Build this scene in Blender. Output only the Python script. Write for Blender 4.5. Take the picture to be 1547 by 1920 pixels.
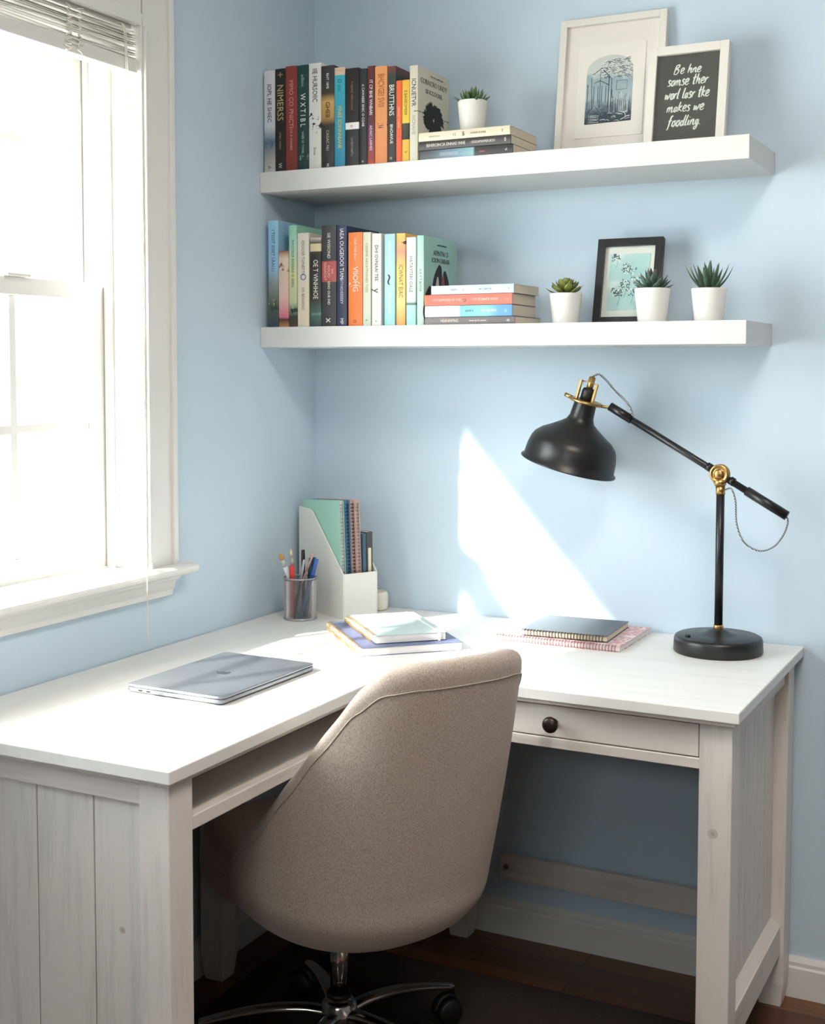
import bpy, bmesh, math, random
from mathutils import Vector, Matrix, Euler
from math import sin, cos, pi, radians as R

for o in list(bpy.data.objects):
    bpy.data.objects.remove(o, do_unlink=True)
SC = bpy.context.scene
COL = SC.collection
random.seed(7)

# ---------------------------------------------------------------- camera
FPX = 2429.34
cam_d = bpy.data.cameras.new('camera'); cam = bpy.data.objects.new('camera', cam_d); COL.objects.link(cam)
cam_d.sensor_fit = 'VERTICAL'; cam_d.sensor_height = 36.0; cam_d.lens = FPX/1920*36.0
cam_d.shift_y = -121.2/1920.0
cam_d.clip_start = 0.05
yaw, pitch, roll = .4693, .0602, .0020
fw = Vector((-sin(yaw)*cos(pitch), cos(yaw)*cos(pitch), -sin(pitch)))
rt = Vector((cos(yaw), sin(yaw), 0)); up = rt.cross(fw)
rt2 = rt*cos(roll) + up*sin(roll); up2 = up*cos(roll) - rt*sin(roll)
M = Matrix((rt2, up2, -fw)).transposed().to_4x4(); M.translation = Vector((1.6948, -2.7997, 1.3445))
cam.matrix_world = M
SC.camera = cam

# ---------------------------------------------------------------- light and exposure
SC.view_settings.view_transform = 'Standard'
SC.view_settings.look = 'None'
SC.view_settings.gamma = 1.0
SC.view_settings.use_curve_mapping = False
SC.view_settings.exposure = 0.8
W = bpy.data.worlds.new('sky'); SC.world = W; W.use_nodes = True
bg = W.node_tree.nodes['Background']
bg.inputs['Color'].default_value = (0.93, 0.965, 1.0, 1); bg.inputs['Strength'].default_value = 9.0

def light(name, kind, loc, energy, color=(1, 1, 1), direction=None, **kw):
    d = bpy.data.lights.new(name, kind); d.energy = energy; d.color = color
    for k, v in kw.items(): setattr(d, k, v)
    o = bpy.data.objects.new(name, d); COL.objects.link(o); o.location = loc
    if direction is not None:
        o.rotation_euler = Vector(direction).to_track_quat('-Z', 'Y').to_euler()
    return o
SUN_DIR = Vector((.56, 1.0, -.67)).normalized()
light('sun', 'SUN', (-3, -4, 5), 13.0, (1.0, .955, .90), SUN_DIR, angle=R(1.6))
p = light('window_portal', 'AREA', (-.19, -1.32, 1.5), 1.0, direction=(1, 0, 0), shape='RECTANGLE', size=1.25, size_y=1.12)
p.data.cycles.is_portal = True
# daylight from an unseen window added behind the camera as fill (a portal only, gives no light itself)
p = light('fill_window_portal', 'AREA', (1.7, -4.45, 2.0), 1.0, direction=(0, 1, 0), shape='RECTANGLE', size=1.2, size_y=.6)
p.data.cycles.is_portal = True
# unseen fill light added under the ceiling to brighten the room from above
light('overhead_fill', 'AREA', (1.6, -1.6, 2.52), 16.0, (1.0, .90, .80), (0, 0, -1), shape='DISK', size=.7)

# ---------------------------------------------------------------- materials
def srgb(c):
    return tuple((x/12.92 if x <= .04045 else ((x+.055)/1.055)**2.4) for x in c)
def col(r, g, b):
    return (*srgb((r/255, g/255, b/255)), 1)
MC = {}
def mat(name, c, rough=.5, metal=0, spec=.5, coat=0):
    if name in MC: return MC[name]
    m = bpy.data.materials.new(name); m.use_nodes = True
    b = m.node_tree.nodes['Principled BSDF']
    b.inputs['Base Color'].default_value = col(*c); b.inputs['Roughness'].default_value = rough
    b.inputs['Metallic'].default_value = metal; b.inputs['Specular IOR Level'].default_value = spec
    b.inputs['Coat Weight'].default_value = coat
    MC[name] = m; return m
def nodes(m): return m.node_tree.nodes, m.node_tree.links, m.node_tree.nodes['Principled BSDF']
def noise(m, scale=(1, 1, 1), nscale=10, detail=4, rough=.5, coord='Object'):
    N, L, b = nodes(m)
    tc = N.new('ShaderNodeTexCoord'); mp = N.new('ShaderNodeMapping'); mp.inputs['Scale'].default_value = scale
    nz = N.new('ShaderNodeTexNoise'); nz.inputs['Scale'].default_value = nscale
    nz.inputs['Detail'].default_value = detail; nz.inputs['Roughness'].default_value = rough
    L.new(tc.outputs[coord], mp.inputs['Vector']); L.new(mp.outputs['Vector'], nz.inputs['Vector'])
    return nz
def ramp(m, src, stops, interp='LINEAR'):
    N, L, b = nodes(m); r = N.new('ShaderNodeValToRGB'); r.color_ramp.interpolation = interp
    e = r.color_ramp.elements
    while len(e) < len(stops): e.new(.5)
    for i, (p_, c) in enumerate(stops): e[i].position = p_; e[i].color = c if len(c) == 4 else col(*c)
    L.new(src, r.inputs['Fac']); return r
def bump(m, src, strength=.2, dist=.001):
    N, L, b = nodes(m); bp = N.new('ShaderNodeBump'); bp.inputs['Strength'].default_value = strength
    bp.inputs['Distance'].default_value = dist; L.new(src, bp.inputs['Height']); L.new(bp.outputs['Normal'], b.inputs['Normal'])
def wood_paint(name, base, dark, scale, strength=.12, rough=.45):
    m = mat(name, base, rough)
    N, L, b = nodes(m); nz = noise(m, scale, 3.0, 6, .65)
    r = ramp(m, nz.outputs['Fac'], [(.34, dark), (.5, base), (1, base)]); L.new(r.outputs['Color'], b.inputs['Base Color'])
    bump(m, nz.outputs['Fac'], strength, .002); return m

M_WALL = mat('blue_wall_paint', (198, 216, 230), .75, spec=.3)
nz = noise(M_WALL, (1, 1, 1), 220, 3); bump(M_WALL, nz.outputs['Fac'], .06, .001)
M_CEIL = mat('ceiling_paint', (235, 235, 232), .8)
M_ROOM = mat('low_bounce_wall_paint', (118, 116, 114), .8)  # darker grey picked so the unseen walls bounce less light low down
M_TRIM = mat('trim_paint', (226, 224, 220), .38)
nz = noise(M_TRIM, (12, 12, 2), 6, 3); bump(M_TRIM, nz.outputs['Fac'], .05, .001)
M_DESKV = wood_paint('whitewashed_wood_vertical', (228, 221, 215), (212, 207, 201), (16, 16, 1.3))
M_DESKX = wood_paint('whitewashed_wood_along_x', (224, 216, 209), (209, 202, 195), (1.3, 16, 16))
M_DESKY = wood_paint('whitewashed_wood_along_y', (224, 216, 209), (209, 202, 195), (16, 1.3, 16))
M_TOPX = wood_paint('white_desktop_x', (228, 226, 222), (223, 220, 216), (1.0, 10, 10), .02, .42)
M_TOPY = wood_paint('white_desktop_y', (228, 226, 222), (223, 220, 216), (10, 1.0, 10), .02, .42)
M_GROOVE = mat('groove_shade', (196, 190, 184), .7)
M_SHELF = mat('white_shelf_laminate', (217, 216, 214), .4)
M_BLACK = mat('black_painted_metal', (26, 26, 27), .36, spec=.5)
M_BLACKP = mat('black_plastic', (18, 18, 19), .5)
M_BRASS = mat('brushed_brass', (190, 154, 98), .33, 1.0)
M_CHROME = mat('chrome', (205, 203, 200), .12, 1.0)
M_KNOB = mat('dark_bronze', (62, 54, 50), .35, .7)
M_POT = mat('white_ceramic', (230, 228, 223), .45)
M_SOIL = mat('potting_soil', (58, 46, 36), .95)
M_PAPER = mat('book_paper', (212, 200, 180), .85)
nz = noise(M_PAPER, (1, 1, 1), 30, 4); M_PAGE = M_PAPER
M_WPAPER = mat('white_paper', (232, 230, 228), .8)
M_SILVER = mat('wire_silver', (170, 170, 172), .35, .9)
M_GOLD = mat('gold_wire', (200, 168, 120), .3, .9)
M_INK = mat('black_ink', (28, 28, 30), .6)
M_WHITE = mat('white_ink', (236, 232, 225), .6)

def mglass():
    m = bpy.data.materials.new('clear_glass'); m.use_nodes = True; N = m.node_tree.nodes; L = m.node_tree.links
    N.remove(N['Principled BSDF']); out = N['Material Output']
    t = N.new('ShaderNodeBsdfTransparent'); t.inputs['Color'].default_value = (.96, .98, .97, 1)
    g = N.new('ShaderNodeBsdfGlossy'); g.inputs['Roughness'].default_value = .03
    f = N.new('ShaderNodeLayerWeight'); f.inputs['Blend'].default_value = .5; pw = N.new('ShaderNodeMath'); pw.operation = 'POWER'; pw.inputs[1].default_value = 4.0
    L.new(f.outputs['Facing'], pw.inputs[0]); ml = N.new('ShaderNodeMath'); ml.operation = 'MULTIPLY_ADD'; ml.inputs[1].default_value = .45; ml.inputs[2].default_value = .03; L.new(pw.outputs[0], ml.inputs[0])
    mx = N.new('ShaderNodeMixShader')
    L.new(ml.outputs[0], mx.inputs['Fac']); L.new(t.outputs[0], mx.inputs[1]); L.new(g.outputs[0], mx.inputs[2]); L.new(mx.outputs[0], out.inputs['Surface'])
    return m
M_GLASS = mglass()

def mfabric():
    m = mat('beige_tweed_fabric', (186, 170, 155), .95, spec=.15)
    N, L, b = nodes(m)
    n1 = noise(m, (1, 1, 1), 480, 3, .7); n2 = noise(m, (1, 1, .3), 700, 2, .6)
    mx = N.new('ShaderNodeMath'); mx.operation = 'MULTIPLY'; L.new(n1.outputs['Fac'], mx.inputs[0]); L.new(n2.outputs['Fac'], mx.inputs[1])
    r = ramp(m, mx.outputs[0], [(.12, (160, 142, 128)), (.25, (190, 175, 162)), (.4, (208, 196, 184))]); L.new(r.outputs['Color'], b.inputs['Base Color'])
    bump(m, mx.outputs[0], .5, .002)
    b.inputs['Sheen Weight'].default_value = .25; b.inputs['Sheen Roughness'].default_value = .5
    return m
M_FABRIC = mfabric()
M_SEAM = mat('seam_thread', (192, 177, 163), .9)

def mfloor():
    m = mat('hardwood_floor', (96, 58, 32), .3)
    N, L, b = nodes(m)
    tc = N.new('ShaderNodeTexCoord'); mp = N.new('ShaderNodeMapping'); mp.inputs['Rotation'].default_value = (0, 0, R(90))
    br = N.new('ShaderNodeTexBrick'); br.inputs['Scale'].default_value = 1.0
    br.inputs['Brick Width'].default_value = .75; br.inputs['Row Height'].default_value = .083; br.inputs['Mortar Size'].default_value = .0012
    br.inputs['Color1'].default_value = col(128, 80, 42); br.inputs['Color2'].default_value = col(92, 50, 26); br.inputs['Mortar'].default_value = col(30, 16, 8)
    br.inputs['Bias'].default_value = 0.0
    L.new(tc.outputs['Object'], mp.inputs['Vector']); L.new(mp.outputs['Vector'], br.inputs['Vector'])
    nz = noise(m, (2.5, 30, 1), 3, 6, .6)
    mp.inputs['Rotation'].default_value = (0, 0, 0)
    mx = N.new('ShaderNodeMix'); mx.data_type = 'RGBA'; mx.blend_type = 'MULTIPLY'; mx.inputs['Factor'].default_value = .6
    r = ramp(m, nz.outputs['Fac'], [(.3, (120, 100, 90)), (.7, (255, 250, 245))])
    L.new(br.outputs['Color'], mx.inputs[6]); L.new(r.outputs['Color'], mx.inputs[7]); L.new(mx.outputs[2], b.inputs['Base Color'])
    return m
M_FLOOR = mfloor()
M_RUG = mat('dark_rug', (62, 54, 52), .95, spec=.1)
nz = noise(M_RUG, (1, 1, 1), 160, 4); bump(M_RUG, nz.outputs['Fac'], .6, .004)

# ---------------------------------------------------------------- mesh helpers
def NB(): return bmesh.new()
def box(bm, x0, x1, y0, y1, z0, z1, mi=0):
    vs = [bm.verts.new((x, y, z)) for z in (z0, z1) for y in (y0, y1) for x in (x0, x1)]
    F = [(0, 2, 3, 1), (4, 5, 7, 6), (0, 1, 5, 4), (2, 6, 7, 3), (0, 4, 6, 2), (1, 3, 7, 5)]
    for f in F:
        ff = bm.faces.new([vs[i] for i in f]); ff.material_index = mi
    return vs
def prism(bm, pts, a0, a1, axis='z', mi=0):
    """closed outline pts (2d) extruded along axis from a0 to a1"""
    def P(p, a):
        if axis == 'z': return (p[0], p[1], a)
        if axis == 'y': return (p[0], a, p[1])
        return (a, p[0], p[1])
    A = [bm.verts.new(P(p, a0)) for p in pts]; B = [bm.verts.new(P(p, a1)) for p in pts]; n = len(pts)
    fs = [bm.faces.new(A[::-1]), bm.faces.new(B)]
    for i in range(n): fs.append(bm.faces.new((A[i], A[(i+1) % n], B[(i+1) % n], B[i])))
    for f in fs: f.material_index = mi
def lathe(bm, prof, seg=32, c=(0, 0, 0), mt=None, mi=0, cap=True):
    rings = []
    for (r, z) in prof:
        if r < 1e-6:
            v = bm.verts.new((0, 0, z)); rings.append([v]*seg)
        else:
            rings.append([bm.verts.new((r*cos(2*pi*i/seg), r*sin(2*pi*i/seg), z)) for i in range(seg)])
    allv = set()
    for a, b in zip(rings, rings[1:]):
        for i in range(seg):
            j = (i+1) % seg
            q = []
            for v in (a[i], a[j], b[j], b[i]):
                if v not in q: q.append(v)
            if len(q) >= 3:
                f = bm.faces.new(q); f.material_index = mi; f.smooth = True
    for rg in (rings[0], rings[-1]):
        if cap and rg[0] is not rg[1]:
            try: f = bm.faces.new(rg); f.material_index = mi
            except ValueError: pass
    for rg in rings: allv.update(rg)
    T = mt if mt is not None else Matrix.Translation(c)
    for v in allv: v.co = T @ v.co
def catmull(pts, n=8, closed=False):
    P = [Vector(p) for p in pts]; out = []
    m = len(P)
    for i in range(m if closed else m-1):
        p0 = P[(i-1) % m] if closed or i > 0 else P[0]*2-P[1]
        p1 = P[i]; p2 = P[(i+1) % m]
        p3 = P[(i+2) % m] if closed or i+2 < m else P[-1]*2-P[-2]
        for k in range(n):
            t = k/n
            out.append(.5*((2*p1)+(p2-p0)*t+(2*p0-5*p1+4*p2-p3)*t*t+(3*p1-p0-3*p2+p3)*t**3))
    if not closed: out.append(P[-1])
    return out
def tube(bm, pts, r, seg=10, mi=0, caps=True, closed=False, flat=1.0):
    P = [Vector(p) for p in pts]; n = len(P); rr = r if callable(r) else (lambda t: r)
    rings = []; nrm = None
    for i, p in enumerate(P):
        if closed: t = (P[(i+1) % n]-P[i-1]).normalized()
        else: t = (P[min(i+1, n-1)]-P[max(i-1, 0)]).normalized()
        if nrm is None:
            a = Vector((0, 0, 1)) if abs(t.z) < .9 else Vector((0, 1, 0))
            nrm = (a - t*a.dot(t)).normalized()
        else: nrm = (nrm - t*nrm.dot(t)).normalized()
        bn = t.cross(nrm); q = rr(i/max(1, n-1))
        rings.append([bm.verts.new(p + nrm*cos(2*pi*k/seg)*q*flat + bn*sin(2*pi*k/seg)*q) for k in range(seg)])
    prs = list(zip(rings, rings[1:])) + ([(rings[-1], rings[0])] if closed else [])
    for a, b in prs:
        for k in range(seg):
            f = bm.faces.new((a[k], a[(k+1) % seg], b[(k+1) % seg], b[k])); f.smooth = True; f.material_index = mi
    if caps and not closed:
        bm.faces.new(rings[0][::-1]).material_index = mi; bm.faces.new(rings[-1]).material_index = mi
def cyl(bm, p0, p1, r, seg=20, mi=0, r2=None):
    p0 = Vector(p0); p1 = Vector(p1); d = p1-p0; L = d.length
    mt = Matrix.Translation(p0) @ d.to_track_quat('Z', 'Y').to_matrix().to_4x4()
    lathe(bm, [(r, 0), (r if r2 is None else r2, L)], seg, mt=mt, mi=mi)
def ribbon(bm, pts, w, y, mi=0, plane='xz'):
    """flat brush stroke of points (2d) with width function, raised at y"""
    P = [Vector(p) for p in pts]; n = len(P); A = []; B = []
    for i, p in enumerate(P):
        t = (P[min(i+1, n-1)]-P[max(i-1, 0)])
        if t.length < 1e-9: t = Vector((1, 0))
        t.normalize(); nn = Vector((-t[1], t[0])); q = w(i/max(1, n-1)) if callable(w) else w
        a = p+nn*q/2; b = p-nn*q/2
        A.append(bm.verts.new((a[0], y, a[1]))); B.append(bm.verts.new((b[0], y, b[1])))
    for i in range(n-1):
        try: bm.faces.new((A[i], B[i], B[i+1], A[i+1])).material_index = mi
        except ValueError: pass
def obj(name, bm, ms, parent=None, loc=None, rot=None, bev=0, seg=2, smooth=False, fix=True):
    if fix: bmesh.ops.recalc_face_normals(bm, faces=bm.faces)
    me = bpy.data.meshes.new(name); bm.to_mesh(me); bm.free()
    if not isinstance(ms, (list, tuple)): ms = [ms]
    for m in ms: me.materials.append(m)
    if smooth:
        for f in me.polygons: f.use_smooth = True
    o = bpy.data.objects.new(name, me); COL.objects.link(o)
    if parent: o.parent = parent
    if loc: o.location = loc
    if rot: o.rotation_euler = rot
    if bev:
        b = o.modifiers.new('bevel', 'BEVEL'); b.width = bev; b.segments = seg; b.limit_method = 'ANGLE'; b.angle_limit = R(40)
        b.harden_normals = False
    return o
def thing(name, label, cat, loc=(0, 0, 0), rot=(0, 0, 0), group=None):
    o = bpy.data.objects.new(name, None); COL.objects.link(o); o.empty_display_size = .05
    o.location = loc; o.rotation_euler = rot; o['label'] = label; o['category'] = cat
    if group: o['group'] = group
    return o
def tag(o, label, cat, group=None):
    o['label'] = label; o['category'] = cat
    if group: o['group'] = group
    return o
def struct(o): o['kind'] = 'structure'; return o
def text_mesh(name, s, size, mt, m, parent, depth=.0002, sx=1.0, align='CENTER', shear=0):
    cu = bpy.data.curves.new(name, 'FONT'); cu.body = s; cu.size = size; cu.extrude = depth; cu.resolution_u = 2
    cu.align_x = align; cu.align_y = 'CENTER'; cu.shear = shear
    t = bpy.data.objects.new(name, cu); COL.objects.link(t)
    dg = bpy.context.evaluated_depsgraph_get(); me = bpy.data.meshes.new_from_object(t.evaluated_get(dg))
    bpy.data.objects.remove(t, do_unlink=True)
    me.materials.clear(); me.materials.append(m)
    me.transform(mt @ Matrix.Diagonal((sx, 1, 1, 1)))
    o = bpy.data.objects.new(name, me); COL.objects.link(o); o.parent = parent
    return o
RX90 = Matrix.Rotation(R(90), 4, 'X')      # text in XY turned to stand in XZ, facing -Y

# ================================================================ ROOM
WY0, WY1, WZ0, WZ1 = -1.97, -.69, .915, 2.06     # window opening in left wall
b = NB(); TH = .18
box(b, -TH, 0, WY1, .15, 0, 2.6); box(b, -TH, 0, -4.6, WY0, 0, 2.6)
box(b, -TH, 0, WY0, WY1, 0, WZ0); box(b, -TH, 0, WY0, WY1, WZ1, 2.6)
struct(obj('wall_left', b, M_WALL))
b = NB(); box(b, 0, 3.5, 0, .15, 0, 2.6); struct(obj('wall_back', b, M_WALL))
b = NB(); box(b, 3.35, 3.5, -4.6, 0, 0, 2.6); struct(obj('wall_right', b, M_ROOM))
b = NB(); FX0, FX1, FZ0, FZ1 = 1.1, 2.3, 1.7, 2.3
box(b, 0, FX0, -4.6, -4.45, 0, 2.6); box(b, FX1, 3.35, -4.6, -4.45, 0, 2.6)
box(b, FX0, FX1, -4.6, -4.45, 0, FZ0); box(b, FX0, FX1, -4.6, -4.45, FZ1, 2.6)
struct(obj('wall_front', b, M_ROOM))
b = NB(); box(b, -.18, 3.5, -4.6, .15, -.1, 0); struct(obj('floor', b, M_FLOOR))
b = NB(); box(b, -.18, 3.5, -4.6, .15, 2.6, 2.7); struct(obj('ceiling', b, M_CEIL))
# made-up round housing around the added overhead fill light
b = NB(); lathe(b, [(.37, 2.515), (.385, 2.515), (.385, 2.5998), (0, 2.5998), (0, 2.53), (.37, 2.53)], 48, c=(1.6, -1.6, 0), cap=False); struct(obj('fill_lamp_housing', b, M_TRIM))
# baseboards: body with a small stepped cap
def baseb(name, axis, a0, a1):
    b = NB()
    pr = [(0, 0), (.016, 0), (.016, .064), (.012, .068), (.012, .076), (.006, .086), (0, .086)]
    if axis == 'x': prism(b, [(-p[0], p[1]) for p in pr], a0, a1, 'x')
    else: prism(b, pr, a0, a1, 'y')
    return struct(obj(name, b, M_TRIM))
baseb('baseboard_back', 'x', 0, 3.35)
baseb('baseboard_left', 'y', -4.45, -.016)

# ---------------- window_1
win = bpy.data.objects.new('window_1', None); COL.objects.link(win); struct(win)
def wpart(name, b, m=M_TRIM, parent=win, bev=.0015): return obj(name, b, m, parent, bev=bev)
b = NB()   # jamb lining with stops and parting beads
box(b, -TH-.01, .0175, WY1-.006, WY1-.0002, WZ0+.0182, WZ1-.006); box(b, -TH-.01, .0175, WY0+.0002, WY0+.006, WZ0+.0182, WZ1-.006); box(b, -TH-.01, -.0005, WY0+.0002, WY1-.0002, WZ1-.006, WZ1-.0002)
for (x0, x1, d) in ((-.076, -.060, .018), (-.128, -.120, .016), (-.18, -.166, .018)):
    box(b, x0, x1, WY1-d, WY1, WZ0, WZ1); box(b, x0, x1, WY0, WY0+d, WZ0, WZ1); box(b, x0, x1, WY0, WY1, WZ1-d, WZ1)
wpart('window_jamb', b)
b = NB()   # casing boards with a raised inner bead and back band
for (ya, yb, s) in ((WY1+.0, WY1+.092, 1), (WY0-.092, WY0+.0, -1)):
    box(b, 0, .018, ya, yb, WZ0+.015, WZ1+.07)
    if s > 0: box(b, .0, .024, ya, ya+.008, WZ0+.015, WZ1-.03); box(b, 0, .026, yb-.014, yb, WZ0+.015, WZ1+.07)
    else: box(b, .0, .024, yb-.008, yb, WZ0+.015, WZ1-.03); box(b, 0, .026, ya, ya+.014, WZ0+.015, WZ1+.07)
wpart('window_casing', b, bev=.002)
b = NB(); box(b, 0, .019, WY0+.006, WY1-.0065, WZ1-.03, WZ1+.07); wpart('head_casing', b)
b = NB()   # stool with rounded nose
prism(b, [(-.085, .912), (.044, .912), (.052, .917), (.054, .9225), (.052, .928), (.044, .933), (-.085, .933)], WY0-.125, WY1+.125, 'y')
# notch the horns out of the wall by keeping only the part in front of it
bmesh.ops.recalc_face_normals(b, faces=b.faces); o = obj('window_sill', b, M_TRIM, win)
me = o.data
for v in me.vertices:
    pass
b = NB()
prism(b, [(.0, .868), (.014, .868), (.016, .88), (.02, .886), (.024, .9), (.034, .905), (.036, .9125), (0, .9125)], WY0-.085, WY1+.085, 'y'); wpart('window_apron', b)
MW_ = (.007, .009)
def sash(name, x0, x1, z0, z1, rb, rt_, stile, muny, munz):
    b = NB(); ya, yb = WY0+.0065, WY1-.0065
    box(b, x0, x1, ya, ya+stile, z0, z1); box(b, x0, x1, yb-stile, yb, z0, z1)
    box(b, x0, x1, ya+stile, yb-stile, z0, z0+rb); box(b, x0, x1, ya+stile, yb-stile, z1-rt_, z1)
    s = wpart(name, b)
    b = NB(); xm = (x0+x1)/2
    for y in muny: box(b, xm-MW_[0], xm+MW_[0], y-MW_[1], y+MW_[1], z0+rb, z1-rt_)
    for z in munz: box(b, xm-MW_[0]+.0002, xm+MW_[0]-.0002, ya+stile, yb-stile, z-MW_[1], z+MW_[1])
    wpart('muntin_bars', b, parent=s)
    b = NB(); box(b, xm-.0015, xm+.0015, ya+stile, yb-stile, z0+rb, z1-rt_); obj('glass_pane', b, M_GLASS, s)
    return s
MUN = (-.95, -1.28, -1.61)
ls = sash('lower_sash', -.119, -.078, .935, 1.517, .045, .034, .042, MUN, (1.228,))
MW_ = (.0052, .007)
us = sash('upper_sash', -.165, -.130, 1.49, 2.058, .05, .098, .030, (), (1.79,))
b = NB(); prism(b, [(-.066, 1.517), (-.066, 1.522), (-.08, 1.532), (-.1, 1.532), (-.104, 1.517)], -.985, -.925, 'y'); wpart('sash_lock', b, mat('pale_metal', (220, 215, 208), .4))

# ---------------- fill_window : frame of the window added behind the camera for fill light
w2 = bpy.data.objects.new('fill_window', None); COL.objects.link(w2); struct(w2)
b = NB()
for (x0, x1) in ((FX0, FX0+.05), (FX1-.05, FX1), (1.675, 1.725)): box(b, x0, x1, -4.56, -4.49, FZ0, FZ1)
for (z0, z1) in ((FZ0, FZ0+.05), (FZ1-.05, FZ1)): box(b, FX0+.05, FX1-.05, -4.555, -4.495, z0, z1)
obj('fill_window_frame', b, M_TRIM, w2)
b = NB(); box(b, FX0+.05, FX1-.05, -4.53, -4.527, FZ0+.05, FZ1-.05); obj('glass_pane', b, M_GLASS, w2)

# ---------------- unseen slab added outside over the window to cut off high sun
b = NB(); box(b, -.60, -.1805, -5, .4, 2.385, 2.43); struct(obj('sun_cutoff_slab', b, M_TRIM))
# ---------------- outdoors
b = NB(); box(b, -60, -.18, -60, 60, -.75, -.7); struct(obj('ground', b, mat('pale_ground', (225, 222, 215), .9)))
hs = thing('neighbouring_house', 'pale tan house seen faintly outside through the window', 'house', (-13, 13.5, -.7), (0, 0, R(38)))
b = NB(); box(b, -4, 4, -2.5, 2.5, 0, 2.8); prism(b, [(-2.5, 2.8), (2.5, 2.8), (0, 4.2)], -4, 4, 'x'); obj('house_wall', b, mat('tan_siding', (226, 212, 196), .85), hs)
b = NB(); prism(b, [(-2.9, 2.65), (0, 4.3), (2.9, 2.65), (2.9, 2.8), (0, 4.45), (-2.9, 2.8)], -4.3, 4.3, 'x'); obj('roof', b, mat('grey_roof', (196, 190, 186), .9), hs)
for x in (-2.6, 0, 2.6):
    b = NB(); box(b, x-.5, x+.5, -2.56, -2.48, .9, 2.1); obj('window_pane', b, mat('house_glass', (170, 172, 176), .3), hs)
tr = thing('bare_tree', 'bare pale tree standing outside the window', 'tree', (-7.2, 8.9, -.7))
b = NB()
def branch(p, d, L, r, k):
    q = p+d*L; tube(b, [p, p+d*L*.5+Vector((random.uniform(-.05, .05), 0, 0)), q], lambda t: r*(1-.35*t), 6)
    if k:
        for i in range(3):
            nd = (d+Vector((random.uniform(-.7, .7), random.uniform(-.7, .7), random.uniform(-.1, .5)))).normalized()
            branch(q, nd, L*.72, r*.62, k-1)
branch(Vector((0, 0, 0)), Vector((0, 0, 1)), 1.3, .09, 4)
obj('trunk', b, mat('pale_bark', (190, 178, 165), .9), tr)

# ================================================================ BLIND
bl = thing('window_blind', 'white venetian blind pulled up and bunched at the window top', 'blind', (.010, -1.33, 2.0))
M_BL = mat('white_vinyl_slat', (222, 220, 214), .5)
YH = .628
b = NB(); box(b, -.062, -.0112, -YH, YH, .022, .0525); obj('headrail', b, M_BL, bl, bev=.002)
b = NB()
for i in range(11):
    z = -.0365+i*.0050+random.uniform(-.0006, .0006)
    yy = [-YH+2*YH*k/24 for k in range(25)]; ph = random.uniform(0, 6)
    prev = None
    for y in yy:
        dz = .0009*sin(y*9+ph)+.0006*sin(y*23+ph*2)
        ring = [b.verts.new((x, y*(1-.004*abs(sin(ph))), z+dz+h)) for (x, h) in ((-.0245, 0), (-.012, .0016), (.0005+.001*sin(ph*3), 0), (.0005+.001*sin(ph*3), .0011), (-.012, .0027), (-.0245, .0011))]
        if prev:
            for k in range(6): b.faces.new((prev[k], prev[(k+1) % 6], ring[(k+1) % 6], ring[k]))
        else: b.faces.new(ring)
        prev = ring
    b.faces.new(prev)
obj('slats', b, M_BL, bl)
b = NB(); box(b, -.026, .0025, -YH, YH, -.066, -.039); obj('bottom_rail', b, M_BL, bl, bev=.002)
M_CORD = mat('white_cord', (228, 224, 212), .7)
for yc in (.44, .13, -.3):
    b = NB()
    for s in (-1, 1):
        pts = []
        for k in range(26):
            z = .020-.085*k/25
            pts.append((.004+.005*abs(sin(k*1.9+s)), yc+s*.016+.008*sin(k*2.3+s*2), z))
        tube(b, catmull(pts, 3), .0013, 6)
    for k in range(4):
        zc = -.005-k*.013
        tube(b, [(.008, yc+.013*cos(a), zc+.005*sin(a)) for a in [2*pi*j/14 for j in range(14)]], .0012, 6, closed=True)
    obj('ladder_cord', b, M_CORD, bl)
b = NB(); tube(b, catmull([(-.011, .59, .026), (.0045, .588, .015), (.012, .586, -.05), (.045, .582, -.5), (.056, .576, -1.0), (.058, .573, -1.08), (.056, .574, -1.21)], 10), .0011, 6)
tube(b, catmull([(-.011, .584, .026), (.0045, .583, .015), (.012, .581, -.05), (.046, .578, -.5), (.059, .571, -1.0), (.061, .569, -1.08), (.059, .570, -1.20)], 10), .0011, 6)
obj('pull_cord', b, M_CORD, bl)

# ================================================================ SHELVES
def shelf(ztop, label):
    b = NB(); box(b, 0.0005, 1.1285, -.246, -.0005, ztop-.047, ztop)
    o = obj('floating_shelf', b, M_SHELF, bev=.0012); tag(o, label, 'shelf', 'floating wall shelves')
ZU, ZL = 1.8, 1.442
shelf(ZU, 'upper thick white floating shelf carrying the two white frames')
shelf(ZL, 'lower thick white floating shelf carrying the black frame and three pots')

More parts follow.
